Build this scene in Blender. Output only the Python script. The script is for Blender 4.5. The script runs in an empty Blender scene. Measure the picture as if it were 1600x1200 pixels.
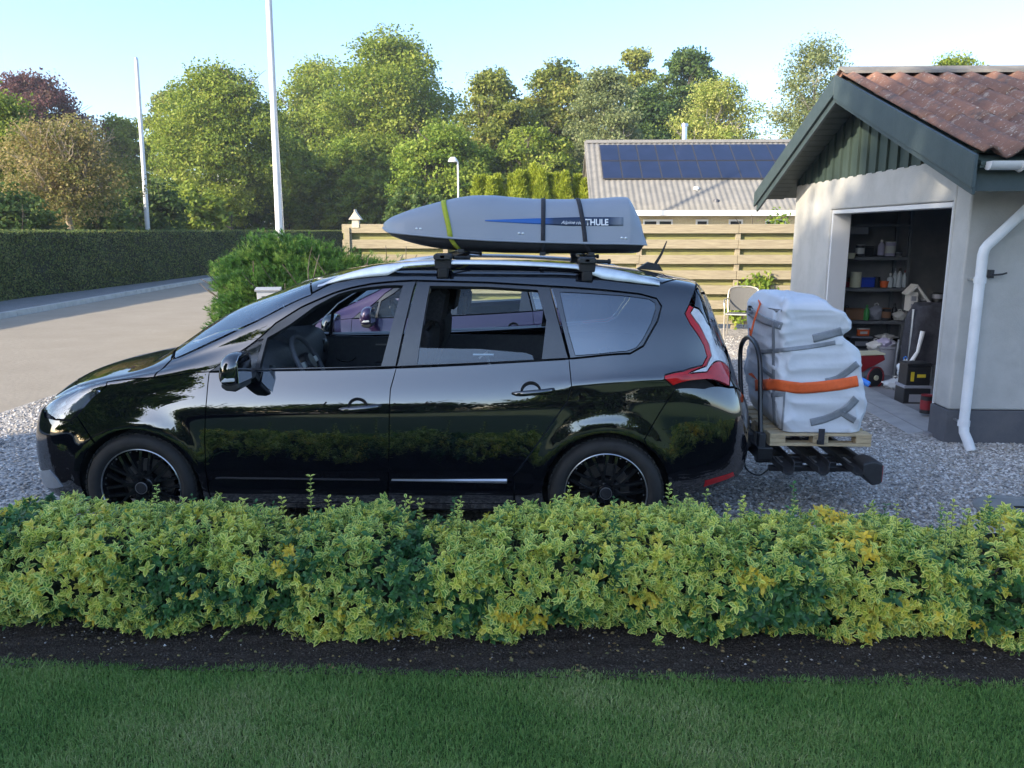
import bpy, bmesh, math, random
import numpy as np
from mathutils import Vector, Matrix, geometry
from mathutils.bvhtree import BVHTree
from math import radians as R, sin, cos, pi, atan, tan, atan2, sqrt
random.seed(7); rng = np.random.default_rng(7)
sc = bpy.context.scene
# ---------------------------------------------------------------- camera, world, sun
F = 1230.0; YAW = R(2.0); H = 1.85; PITCH = atan(240 / F)
cam = bpy.data.objects.new('camera', bpy.data.cameras.new('camera')); sc.collection.objects.link(cam)
cam.location = (0, 0, H); cam.rotation_euler = (pi / 2 - PITCH, 0, YAW)
cam.data.sensor_width = 36; cam.data.lens = F / 1600 * 36; cam.data.clip_end = 900; cam.data.clip_start = .05
sc.camera = cam
SUN_EL = R(23.5); SUN_H = (-.80, -.60)            # horizontal direction towards the sun
w = bpy.data.worlds.new('World'); sc.world = w; w.use_nodes = True
nt = w.node_tree; bg = nt.nodes['Background']
sky = nt.nodes.new('ShaderNodeTexSky'); sky.sky_type = 'NISHITA'; sky.sun_disc = False
sky.sun_elevation = SUN_EL; sky.sun_rotation = atan2(SUN_H[0], SUN_H[1]); sky.air_density = .85; sky.dust_density = 1.1; sky.ozone_density = 2.6
nt.links.new(sky.outputs[0], bg.inputs[0]); bg.inputs[1].default_value = 0.15
sl = bpy.data.lights.new('sun', 'SUN'); sl.energy = 3.4; sl.angle = R(.6); sl.color = (1, .86, .65)
so = bpy.data.objects.new('sun', sl); sc.collection.objects.link(so); so.location = (-20, -15, 20)
sv = Vector((SUN_H[0] * cos(SUN_EL), SUN_H[1] * cos(SUN_EL), sin(SUN_EL)))
so.rotation_euler = sv.to_track_quat('Z', 'Y').to_euler()
sc.view_settings.view_transform = 'Standard'; sc.view_settings.look = 'None'; sc.view_settings.gamma = 1
sc.view_settings.exposure = 1.56
sc.cycles.max_bounces = 8; sc.cycles.transparent_max_bounces = 16
try: sc.cycles.use_denoising = True
except Exception: pass

# ---------------------------------------------------------------- measuring helper: a pixel of the photograph -> a point at a known depth
FW = np.array([-sin(YAW) * cos(PITCH), cos(YAW) * cos(PITCH), -sin(PITCH)]); RT = np.array([cos(YAW), sin(YAW), 0]); UP = np.cross(RT, FW)
C0 = np.array([0, 0, H])
def ray(px, py): return FW + RT * (px - 800) / F + UP * (600 - py) / F
def at(px, py, X=None, Y=None, Z=None):
    r = ray(px, py)
    t = Y / r[1] if Y is not None else X / r[0] if X is not None else (Z - H) / r[2]
    return Vector(C0 + r * t)
def proj(p):
    d = np.asarray(p, float) - C0; z = d @ FW
    return np.stack([800 + F * (d @ RT) / z, 600 - F * (d @ UP) / z], -1)

# ---------------------------------------------------------------- materials
MATS = {}
def mat(name, c, c2=None, scale=6, rough=.6, metal=0, coat=0, coat_rough=.03, bump=0, bscale=60, spec=.5, trans=0, stretch=(1, 1, 1), lo=.4, hi=.65, emis=None, ior=1.5, coat_ior=1.5, detail=5):
    if name in MATS: return MATS[name]
    m = bpy.data.materials.new(name); m.use_nodes = True; MATS[name] = m
    n = m.node_tree.nodes; l = m.node_tree.links; b = n['Principled BSDF']
    b.inputs['Base Color'].default_value = (*c, 1); b.inputs['Roughness'].default_value = rough; b.inputs['Metallic'].default_value = metal
    b.inputs['Specular IOR Level'].default_value = spec; b.inputs['Coat Weight'].default_value = coat; b.inputs['Coat Roughness'].default_value = coat_rough
    b.inputs['Transmission Weight'].default_value = trans; b.inputs['IOR'].default_value = ior; b.inputs['Coat IOR'].default_value = coat_ior
    if emis: b.inputs['Emission Color'].default_value = (*emis[0], 1); b.inputs['Emission Strength'].default_value = emis[1]
    tc = n.new('ShaderNodeTexCoord'); mp = n.new('ShaderNodeMapping'); mp.inputs['Scale'].default_value = stretch; l.new(tc.outputs['Object'], mp.inputs[0])
    if c2:
        t = n.new('ShaderNodeTexNoise'); t.inputs['Scale'].default_value = scale; t.inputs['Detail'].default_value = detail; t.inputs['Roughness'].default_value = .65
        l.new(mp.outputs[0], t.inputs['Vector'])
        r = n.new('ShaderNodeValToRGB'); r.color_ramp.elements[0].position = lo; r.color_ramp.elements[1].position = hi
        r.color_ramp.elements[0].color = (*c, 1); r.color_ramp.elements[1].color = (*c2, 1)
        l.new(t.outputs[0], r.inputs[0]); l.new(r.outputs[0], b.inputs['Base Color'])
    if bump:
        t2 = n.new('ShaderNodeTexNoise'); t2.inputs['Scale'].default_value = bscale; t2.inputs['Detail'].default_value = 6; l.new(mp.outputs[0], t2.inputs['Vector'])
        bp = n.new('ShaderNodeBump'); bp.inputs['Strength'].default_value = bump; bp.inputs['Distance'].default_value = .01
        l.new(t2.outputs[0], bp.inputs['Height']); l.new(bp.outputs[0], b.inputs['Normal'])
    return m
def glass(name, tint=(.8, .85, .85), refl_ior=1.5, dark=0.0):
    """thin pane: clear (tinted) transparency under a fresnel reflection"""
    if name in MATS: return MATS[name]
    m = bpy.data.materials.new(name); m.use_nodes = True; MATS[name] = m
    n = m.node_tree.nodes; l = m.node_tree.links; n.remove(n['Principled BSDF'])
    tr = n.new('ShaderNodeBsdfTransparent'); tr.inputs[0].default_value = (*tint, 1)
    gl = n.new('ShaderNodeBsdfGlossy'); gl.inputs['Roughness'].default_value = .02; gl.inputs[0].default_value = (.9, .95, 1, 1)
    fr = n.new('ShaderNodeFresnel'); fr.inputs[0].default_value = refl_ior
    ns = n.new('ShaderNodeTexNoise'); ns.inputs['Scale'].default_value = 3; bp = n.new('ShaderNodeBump'); bp.inputs['Strength'].default_value = .03; bp.inputs['Distance'].default_value = .02
    l.new(ns.outputs[0], bp.inputs['Height']); l.new(bp.outputs[0], gl.inputs['Normal'])
    mx = n.new('ShaderNodeMixShader'); l.new(fr.outputs[0], mx.inputs[0]); l.new(tr.outputs[0], mx.inputs[1]); l.new(gl.outputs[0], mx.inputs[2])
    l.new(mx.outputs[0], n['Material Output'].inputs[0])
    return m
def leafmat(name, cols, transl=.45, rough=.55, patch=None):
    """leaf colour by a random value kept per leaf, with large patches from noise"""
    if name in MATS: return MATS[name]
    m = bpy.data.materials.new(name); m.use_nodes = True; MATS[name] = m
    n = m.node_tree.nodes; l = m.node_tree.links; b = n['Principled BSDF']; b.inputs['Roughness'].default_value = rough; b.inputs['Specular IOR Level'].default_value = .3
    at_ = n.new('ShaderNodeAttribute'); at_.attribute_name = 'shade'
    r = n.new('ShaderNodeValToRGB'); e = r.color_ramp.elements
    while len(e) < len(cols): e.new(.5)
    for i, c in enumerate(cols): e[i].position = i / (len(cols) - 1); e[i].color = (*c, 1)
    l.new(at_.outputs['Fac'], r.inputs[0]); l.new(r.outputs[0], b.inputs['Base Color'])
    tl = n.new('ShaderNodeBsdfTranslucent'); l.new(r.outputs[0], tl.inputs[0])
    mx = n.new('ShaderNodeMixShader'); mx.inputs[0].default_value = transl
    l.new(b.outputs[0], mx.inputs[1]); l.new(tl.outputs[0], mx.inputs[2]); l.new(mx.outputs[0], n['Material Output'].inputs[0])
    return m

# ---------------------------------------------------------------- object helpers
col = sc.collection
def tag(o, label=None, cat=None, group=None, kind=None):
    if label: o['label'] = label
    if cat: o['category'] = cat
    if group: o['group'] = group
    if kind: o['kind'] = kind
    return o
def thing(name, label, cat, loc=(0, 0, 0), rz=0, group=None):
    o = bpy.data.objects.new(name, None); col.objects.link(o); o.location = loc; o.rotation_euler = (0, 0, rz); o.empty_display_size = .2
    return tag(o, label, cat, group)
def link(name, me, m=None, parent=None):
    o = bpy.data.objects.new(name, me); col.objects.link(o)
    if m is not None: me.materials.append(m)
    if parent is not None: o.parent = parent
    return o
def copy_tree(o, parent=None):
    c = o.copy(); col.objects.link(c); c.parent = parent
    for ch in list(o.children): copy_tree(ch, c)
    return c
class MB:
    def __init__(s): s.v = []; s.f = []
    def add(s, v, f):
        o = len(s.v); s.v += [tuple(p) for p in v]; s.f += [tuple(i + o for i in q) for q in f]; return s
    def box(s, x0, x1, y0, y1, z0, z1, M=None):
        v = [(x, y, z) for z in (z0, z1) for y in (y0, y1) for x in (x0, x1)]
        if M is not None: v = [M @ Vector(p) for p in v]
        return s.add(v, [(0, 2, 3, 1), (4, 5, 7, 6), (0, 1, 5, 4), (2, 6, 7, 3), (0, 4, 6, 2), (1, 3, 7, 5)])
    def prism(s, pts, axis, a, b):
        """polygon extruded along axis; pts are the two other coordinates in order"""
        n = len(pts); v = []
        for t in (a, b):
            for p in pts:
                q = list(p); q.insert(axis, t); v.append(q)
        f = [tuple(range(n)), tuple(range(2 * n - 1, n - 1, -1))] + [(i, i + n, (i + 1) % n + n, (i + 1) % n) for i in range(n)]
        return s.add(v, f)
    def tube(s, path, r, n=8, cap=True):
        path = [Vector(p) for p in path]; rr = r if isinstance(r, (list, tuple)) else [r] * len(path)
        v = []; f = []; N = len(path); side = None
        for i, p in enumerate(path):
            d = (path[min(i + 1, N - 1)] - path[max(i - 1, 0)]).normalized()
            if side is None: side = d.cross(Vector((0, 0, 1)) if abs(d.z) < .9 else Vector((1, 0, 0))).normalized()
            else: side = (side - d * side.dot(d)).normalized()
            u = d.cross(side)
            for k in range(n):
                a = 2 * pi * k / n; v.append(p + (side * cos(a) + u * sin(a)) * rr[i])
        for i in range(N - 1):
            for k in range(n):
                a = i * n + k; b = i * n + (k + 1) % n; f.append((a, b, b + n, a + n))
        if cap: f.append(tuple(range(n - 1, -1, -1))); f.append(tuple((N - 1) * n + k for k in range(n)))
        return s.add(v, f)
    def lathe(s, prof, c=(0, 0, 0), axis='z', n=32, closed=False):
        """profile of (radius, height) turned about an axis through c"""
        v = []; f = []; m = len(prof)
        for k in range(n):
            a = 2 * pi * k / n
            for r, h in prof:
                p = (r * cos(a), r * sin(a), h) if axis == 'z' else (r * cos(a), h, r * sin(a)) if axis == 'y' else (h, r * cos(a), r * sin(a))
                v.append((p[0] + c[0], p[1] + c[1], p[2] + c[2]))
        for k in range(n):
            for i in range(m - 1 + (1 if closed else 0)):
                j = (i + 1) % m; a = k * m; b = ((k + 1) % n) * m; f.append((a + i, b + i, b + j, a + j))
        return s.add(v, f)
    def build(s, name, m=None, parent=None, smooth=False, bevel=0, seg=2, sub=0, ang=35):
        me = bpy.data.meshes.new(name); me.from_pydata([tuple(p) for p in s.v], [], s.f); me.update()
        bm = bmesh.new(); bm.from_mesh(me); bmesh.ops.recalc_face_normals(bm, faces=bm.faces); bm.to_mesh(me); bm.free()
        o = link(name, me, m, parent)
        if smooth:
            me.shade_smooth()
            if ang < 180: me.set_sharp_from_angle(angle=R(ang))
        if bevel:
            b = o.modifiers.new('b', 'BEVEL'); b.width = bevel; b.segments = seg; b.limit_method = 'ANGLE'; b.angle_limit = R(40); me.shade_smooth(); b.harden_normals = True
        if sub: q = o.modifiers.new('s', 'SUBSURF'); q.levels = q.render_levels = sub
        return o
def arrays(name, V, Fq, m=None, parent=None, shade=None, extra=None, k=4):
    """mesh from numpy arrays; Fq is (n,k) indices"""
    me = bpy.data.meshes.new(name); V = np.asarray(V, np.float32); Fq = np.asarray(Fq, np.int32)
    me.vertices.add(len(V)); me.vertices.foreach_set('co', V.ravel())
    me.loops.add(Fq.size); me.loops.foreach_set('vertex_index', Fq.ravel())
    me.polygons.add(len(Fq)); me.polygons.foreach_set('loop_start', np.arange(0, Fq.size, Fq.shape[1], dtype=np.int32))
    for nm, d in (('shade', shade), *((extra or {}).items())):
        if d is not None:
            a = me.attributes.new(nm, 'FLOAT', 'POINT'); a.data.foreach_set('value', np.asarray(d, np.float32))
    me.update(); me.validate()
    return link(name, me, m, parent)
def unit(v): return v / (np.linalg.norm(v, axis=-1, keepdims=True) + 1e-9)
def text_mesh(body, size, extrude=0.0, offset=0.0, shear=0):
    cu = bpy.data.curves.new('lettering', 'FONT'); cu.body = body; cu.size = size; cu.extrude = extrude; cu.offset = offset; cu.shear = shear; cu.align_x = 'LEFT'
    o = bpy.data.objects.new('lettering', cu); col.objects.link(o); dg = bpy.context.evaluated_depsgraph_get(); dg.update()
    me = bpy.data.meshes.new_from_object(o.evaluated_get(dg)); bpy.data.objects.remove(o); bpy.data.curves.remove(cu)
    return me
def smooth_path(pts, k=6):
    P = [Vector(p) for p in pts]; out = []
    for i in range(len(P) - 1):
        a = P[max(i - 1, 0)]; b = P[i]; c = P[i + 1]; d = P[min(i + 2, len(P) - 1)]
        for j in range(k):
            t = j / k; out.append(.5 * ((2 * b) + (c - a) * t + (2 * a - 5 * b + 4 * c - d) * t * t + (3 * b - a - 3 * c + d) * t ** 3))
    out.append(P[-1]); return out
# ================================================================ MATERIALS
M = {}
M['paint'] = mat('black_paint', (.003, .0035, .006), rough=.5, metal=.0, coat=1, coat_rough=.0, coat_ior=2.3, spec=.0)
M['purple'] = mat('purple_paint', (.030, .012, .060), rough=.3, metal=.35, coat=1, coat_rough=.03, coat_ior=1.6)
M['trim'] = mat('matte_trim', (.02, .021, .024), (.03, .031, .034), 30, rough=.42, bump=.05, bscale=300)
M['frame'] = mat('window_frame_trim', (.035, .037, .043), (.042, .044, .05), 30, rough=.28, coat=.4, coat_rough=.2, coat_ior=1.8)
M['rubber'] = mat('tyre_rubber', (.012, .012, .013), (.022, .021, .02), 14, rough=.72, bump=.25, bscale=180)
M['rimpaint'] = mat('rim_black', (.014, .015, .017), rough=.22, metal=.3, coat=1, coat_rough=.06, coat_ior=2.1)
M['gloss'] = mat('gloss_black', (.006, .006, .007), rough=.12, coat=.6)
M['dark'] = mat('dark_lining', (.008, .008, .009), (.014, .014, .015), 20, rough=.9, bump=.1, bscale=200)
M['cabin'] = mat('cabin_plastic', (.09, .10, .12), (.11, .12, .14), 40, rough=.6, bump=.15, bscale=260)
M['cloth'] = mat('seat_cloth', (.012, .012, .015), (.03, .03, .034), 60, rough=.95, bump=.3, bscale=300)
M['silver'] = mat('satin_silver', (.62, .64, .66), (.52, .54, .56), 8, rough=.28, metal=.85)
M['chrome'] = mat('chrome', (.8, .8, .8), rough=.08, metal=1)
M['glass'] = glass('clear_glass', (.86, .92, .92))
M['screen'] = glass('windscreen_glass', (.62, .72, .74), 3.2)
M['drop'] = glass('dropped_glass', (.5, .6, .6), 1.9)
M['privacy'] = glass('privacy_glass', (.22, .29, .31), 2.9)
M['lamp'] = glass('lamp_glass', (.9, .93, .95), 2.2)
M['red'] = mat('red_lens', (.52, .004, .008), (.36, .002, .005), 12, rough=.2, coat=.35)
M['clearlens'] = mat('frosted_lens', (.62, .63, .66), (.50, .52, .56), 40, rough=.18, coat=1, bump=.25, bscale=90)
M['plastic_w'] = mat('white_plastic', (.75, .75, .74), rough=.35)

# ================================================================ CAR BODY SURFACE  S(x, t): x along the car from the nose, t from sill (0) over belt (4) and roof edge (6) to centreline (8)
def pchip(xs, ys):
    xs = np.array(xs, float); ys = np.array(ys, float); h = np.diff(xs); d = np.diff(ys) / h; m = np.zeros_like(ys)
    for i in range(1, len(xs) - 1):
        if d[i - 1] * d[i] > 0:
            w1 = 2 * h[i] + h[i - 1]; w2 = h[i] + 2 * h[i - 1]; m[i] = (w1 + w2) / (w1 / d[i - 1] + w2 / d[i])
    m[0] = d[0]; m[-1] = d[-1]
    def f(x):
        x = np.clip(x, xs[0], xs[-1]); i = np.clip(np.searchsorted(xs, x) - 1, 0, len(xs) - 2); t = (x - xs[i]) / h[i]
        return (2 * t**3 - 3 * t**2 + 1) * ys[i] + (t**3 - 2 * t**2 + t) * h[i] * m[i] + (-2 * t**3 + 3 * t**2) * ys[i + 1] + (t**3 - t**2) * h[i] * m[i + 1]
    return f
def K(s):
    a = [float(v) for v in s.replace(',', ' ').split()]; return pchip(a[0::2], a[1::2])
class Surf:
    def __init__(s, ox, oy, wheels, sx=1, sy=1, sz=1):
        s.o = np.array([ox, oy, 0.]); s.sc = np.array([sx, sy, sz]); s.wh = wheels
        s.W = K('0 .34  .03 .50  .1 .665  .2 .785  .35 .86  .6 .893  .86 .903  1.3 .905  2.3 .91  3.6 .905  4.0 .875  4.2 .835  4.35 .79  4.42 .75  4.48 .68  4.54 .52  4.56 .36')
        s.zb = K('0 .34  .1 .26  .3 .22  1.2 .20  3.3 .21  4.0 .27  4.3 .33  4.5 .40  4.56 .48')
        s.zs = K('0 .60  .1 .70  .24 .79  .4 .86  .6 .935  .8 .975  1.0 1.005  1.3 1.043  2.4 1.075  3.4 1.128  3.75 1.155  4.0 1.15  4.2 1.09  4.35 .98  4.46 .87  4.56 .70')
        s.y6 = K('0 .24  .1 .46  .24 .60  .5 .68  .8 .70  1.0 .705  1.3 .69  1.52 .672  1.87 .64  2.2 .625  3.3 .62  4.0 .60  4.16 .60  4.3 .595  4.42 .54  4.5 .42  4.56 .24')
        s.z6 = K('0 .655  .1 .765  .24 .855  .5 .955  .8 1.02  1.0 1.085  1.3 1.225  1.52 1.335  1.87 1.495  2.15 1.566  2.5 1.592  3.3 1.588  3.95 1.54  4.16 1.515  4.22 1.41  4.29 1.25  4.355 1.115  4.42 .97  4.5 .86  4.56 .74')
        s.z8 = K('0 .67  .05 .775  .1 .835  .2 .905  .33 .965  .5 1.005  .68 1.04  .84 1.075  .95 1.155  1.12 1.275  1.3 1.375  1.53 1.465  1.75 1.548  1.97 1.603  2.2 1.635  2.6 1.655  3.2 1.655  3.8 1.61  4.11 1.56  4.24 1.53  4.28 1.49  4.33 1.38  4.40 1.22  4.46 1.08  4.50 .96  4.54 .85  4.56 .76')
    def ctrl(s, x):
        W = s.W(x); zb = s.zb(x); zs = s.zs(x); y6 = s.y6(x); z6 = s.z6(x); z8 = s.z8(x)
        h = zs - zb; dr = np.clip(W * .085, 0, .07)
        y4 = np.maximum(W - dr, y6 + .004); q = z6 - zs
        pts = [(W * .90, zb), (W - .022, zb + .14 * h), (W, zb + .42 * h), (W - .006, zb + .74 * h), (y4, zs),
               (.52 * y4 + .48 * y6 + .028 * np.clip(q / .5, 0, 1), zs + .52 * q), (y6, z6), (.55 * y6, z6 + .80 * (z8 - z6)), (0 * x, z8)]
        return np.stack([np.stack(np.broadcast_arrays(a, b), -1) for a, b in pts], -2)     # (...,9,2)
    def local(s, x, t):
        """points in unscaled car frame, y >= 0 taken as the near side (then negated)"""
        x = np.asarray(x, float); t = np.clip(np.asarray(t, float), 0, 8); c = s.ctrl(x)
        i = np.clip(t.astype(int), 0, 7); u = (t - i)[..., None]
        g = lambda k: np.take_along_axis(c, np.clip(k, 0, 8)[..., None, None].repeat(2, -1), -2)[..., 0, :]
        p0 = g(i - 1); p1 = g(i); p2 = g(i + 1); p3 = g(i + 2)
        mir = c[..., 7, :] * np.array([-1, 1]); p3 = np.where((i == 7)[..., None], mir, p3)
        q = .5 * (2 * p1 + (p2 - p0) * u + (2 * p0 - 5 * p1 + 4 * p2 - p3) * u**2 + (3 * p1 - p0 - 3 * p2 + p3) * u**3)
        y, z = q[..., 0], q[..., 1]
        for wx in s.wh:      # wheel-arch flare
            r = np.hypot(x - wx, z - .335); y = y + .020 * np.exp(-((r - .39) / .075)**2) * np.clip((z - .25) / .2, 0, 1) * np.clip((4.4 - t), 0, 1)
        cr = s.crease(x, z, t); y = y + cr
        return np.stack([x, -y, z], -1)
    def crease(s, x, z, t):
        # lower door trim ridge and the crease running back to the tail lamp
        a = -.010 * np.exp(-((z - .40) / .05)**2) * ((x > 1.25) & (x < 3.2)) * (t < 4)
        zc = .985 + (x - 3.4) * .07; b = .012 * np.exp(-((z - zc) / .035)**2) * np.clip((x - 3.1) / .5, 0, 1) * np.clip((4.3 - x) / .3, 0, 1) * (t < 4.6)
        return a + b
    def P(s, x, t): return s.local(x, t) * s.sc + s.o * 0
    def N(s, x, t):
        e = 2e-3; a = s.P(np.clip(x + e, 0, 4.56), t) - s.P(np.clip(x - e, 0, 4.56), t); b = s.P(x, np.clip(t + e * 2, 0, 8)) - s.P(x, np.clip(t - e * 2, 0, 8))
        n = unit(np.cross(b, a)); n[n[..., 1] > 0.02] *= 1
        out = s.P(x, t) - np.array([2.28, 0, .7]) * s.sc
        out[..., 0] *= .3
        sg = np.sign((n * out).sum(-1, keepdims=True)); return n * np.where(sg == 0, 1, sg)
    def grid(s):
        if not hasattr(s, '_g'):
            gx = np.concatenate([np.linspace(0, .5, 120), np.linspace(.5, 4.1, 360)[1:], np.linspace(4.1, 4.56, 140)[1:]]); gt = np.linspace(0, 8, 321)
            X, T = np.meshgrid(gx, gt, indexing='ij'); W = s.P(X, T) + s.o; s._g = (X, T, proj(W))
        return s._g
    def inv(s, px, py):
        X, T, Q = s.grid(); d = (Q[..., 0] - px)**2 + (Q[..., 1] - py)**2; k = np.unravel_index(np.argmin(d), d.shape)
        x, t = X[k], T[k]
        for _ in range(4):
            q = proj(s.P(x, t) + s.o); e = 1e-3
            J = np.stack([(proj(s.P(x + e, t) + s.o) - q) / e, (proj(s.P(x, t + e) + s.o) - q) / e], 1)
            if abs(np.linalg.det(J)) < 200: break
            dx = np.linalg.solve(J, np.array([px, py]) - q); dx = np.clip(dx, -.03, .03); x = np.clip(x + dx[0], 0, 4.56); t = np.clip(t + dx[1], 0, 8)
        return (float(x), float(t))
TS = .16     # metres per unit of t in the triangulation plane
def inside(pts, poly):
    x, y = pts[:, 0], pts[:, 1]; r = np.zeros(len(pts), bool); n = len(poly)
    for i in range(n):
        x1, y1 = poly[i]; x2, y2 = poly[(i + 1) % n]
        c = ((y1 > y) != (y2 > y)); xi = (x2 - x1) * (y - y1) / (y2 - y1 + 1e-12) + x1; r ^= c & (x < xi)
    return r
def dens(poly, d=.03):
    out = []
    for i in range(len(poly)):
        a = np.array(poly[i]); b = np.array(poly[(i + 1) % len(poly)]); n = max(1, int(np.ceil(np.linalg.norm(b - a) / d)))
        out += [tuple(a + (b - a) * k / n) for k in range(n)]
    return out
def area(p): return .5 * sum(p[i][0] * p[(i + 1) % len(p)][1] - p[(i + 1) % len(p)][0] * p[i][1] for i in range(len(p)))
def panel(name, S, outline, m, parent, holes=(), mirror=False, off=0.0, gap=.003, depth=.016, both=False, step=.03, spline=False, centre=False):
    """A body panel: outline points are ('p' pixel) tuples of ints/floats >10 or ('s', x, t). Cut out of the body surface and given turned-in edges."""
    def conv(pl):
        return [((q[1], q[2] * TS) if q[0] == 's' else (lambda r: (r[0], r[1] * TS))(S.inv(*q))) for q in pl]
    polys = [conv(outline)] + [conv(h) for h in holes]
    V = []; E = []; loops = []
    for k, p in enumerate(polys):
        if area(p) < 0: p = p[::-1]
        p = dens(p, step); n = len(p); a = np.array(p)
        if gap:
            tg = unit(np.roll(a, -1, 0) - np.roll(a, 1, 0)); nn = np.stack([-tg[:, 1], tg[:, 0]], 1)
            keep = (a[:, 1] >= 8 * TS - 1e-4) if True else None
            sh = nn * gap * (1 if k == 0 else -1); sh[keep] = 0; a = a + sh; a[:, 1] = np.clip(a[:, 1], 0, 8 * TS); a[:, 0] = np.clip(a[:, 0], 0, 4.56)
        b0 = len(V); V += [tuple(q) for q in a]; E += [(b0 + i, b0 + (i + 1) % n) for i in range(n)]; loops.append(a)
    lo = loops[0].min(0); hi = loops[0].max(0)
    gx, gy = np.meshgrid(np.arange(lo[0], hi[0], step), np.arange(lo[1], hi[1], step * .8)); G = np.stack([gx.ravel(), gy.ravel()], 1)
    G = G + (np.indices(gx.shape)[0].ravel() % 2)[:, None] * np.array([step / 2, 0])
    ok = inside(G, loops[0])
    for h in loops[1:]: ok &= ~inside(G, h)
    G = G[ok]; B = np.concatenate(loops)
    if len(G):
        dm = np.array([np.min(np.hypot(B[:, 0] - g[0], B[:, 1] - g[1])) for g in G]); G = G[dm > step * .4]
    V += [tuple(g) for g in G]
    r = geometry.delaunay_2d_cdt([Vector(v) for v in V], E, [], 2 if len(loops) == 1 else 1, 1e-6)
    vv = np.array([tuple(v) for v in r[0]]); ff = [tuple(f) for f in r[2]]
    cen = np.array([vv[list(f)].mean(0) for f in ff]); ok = inside(cen, loops[0])
    for h in loops[1:]: ok &= ~inside(cen, h)
    ff = [f for f, k in zip(ff, ok) if k]
    x = vv[:, 0]; t = vv[:, 1] / TS; P = S.P(x, t); Nn = S.N(x, t); P = P + Nn * off
    # faces wound so that normals agree
    F3 = []
    for f in ff:
        n = np.cross(P[f[1]] - P[f[0]], P[f[2]] - P[f[0]])
        F3.append(f if (n * Nn[f[0]]).sum() > 0 else f[::-1])
    vs = [tuple(p) for p in P]; ns = [tuple(q) for q in Nn]; fs = list(F3)
    # turned-in edge
    if depth:
        cnt = {}
        for f in F3:
            for i in range(len(f)): e = (f[i], f[(i + 1) % len(f)]); cnt[e] = 1
        for (a, b) in list(cnt):
            if (b, a) in cnt: continue
            if t[a] > 7.995 and t[b] > 7.995: continue
            o = len(vs); q = [P[a], P[b], P[b] - Nn[b] * depth, P[a] - Nn[a] * depth]; nn = np.cross(q[3] - q[0], q[1] - q[0]); nn = nn / (np.linalg.norm(nn) + 1e-9)
            vs += [tuple(v) for v in q]; ns += [tuple(nn)] * 4; fs.append((o, o + 3, o + 2, o + 1))
    def mk(flip):
        v = vs; n = ns; f = fs
        if flip: v = [(a, -b, c) for a, b, c in vs]; n = [(a, -b, c) for a, b, c in ns]; f = [q[::-1] for q in fs]
        return v, n, f
    def obj(sets):
        v = []; n = []; f = []
        for a, b, c in sets: o = len(v); v += a; n += b; f += [tuple(i + o for i in q) for q in c]
        me = bpy.data.meshes.new(name); me.from_pydata(v, [], f); me.update(); me.shade_smooth()
        me.normals_split_custom_set_from_vertices(n); return link(name, me, m, parent)
    if centre: return [obj([mk(False), mk(True)])]
    if mirror == 'only': return [obj([mk(True)])]
    out = [obj([mk(False)])]
    if mirror: out.append(obj([mk(True)]))
    return out
def arc_pts(S, cx, cz, r, a0, a1, n=26):
    """wheel-arch points on the side surface: (x,z) -> (x,t)"""
    out = []; tt = np.linspace(0, 4, 161)
    for k in range(n + 1):
        a = R(a0 + (a1 - a0) * k / n); x = cx + r * cos(a); z = cz + r * sin(a)
        zz = S.local(np.full(161, x), tt)[:, 2]; out.append(('s', x, float(np.interp(z, zz, tt))))
    return out
def xz(S, x, z, lo=0, hi=4):
    tt = np.linspace(lo, hi, 401); zz = S.local(np.full(401, x), tt)[:, 2]; return ('s', x, float(np.interp(z, zz, tt)))
def on(S, x, t, off=0.0):
    x = np.array([x]); t = np.array([t]); return Vector((S.P(x, t) + S.N(x, t) * off)[0])
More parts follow.
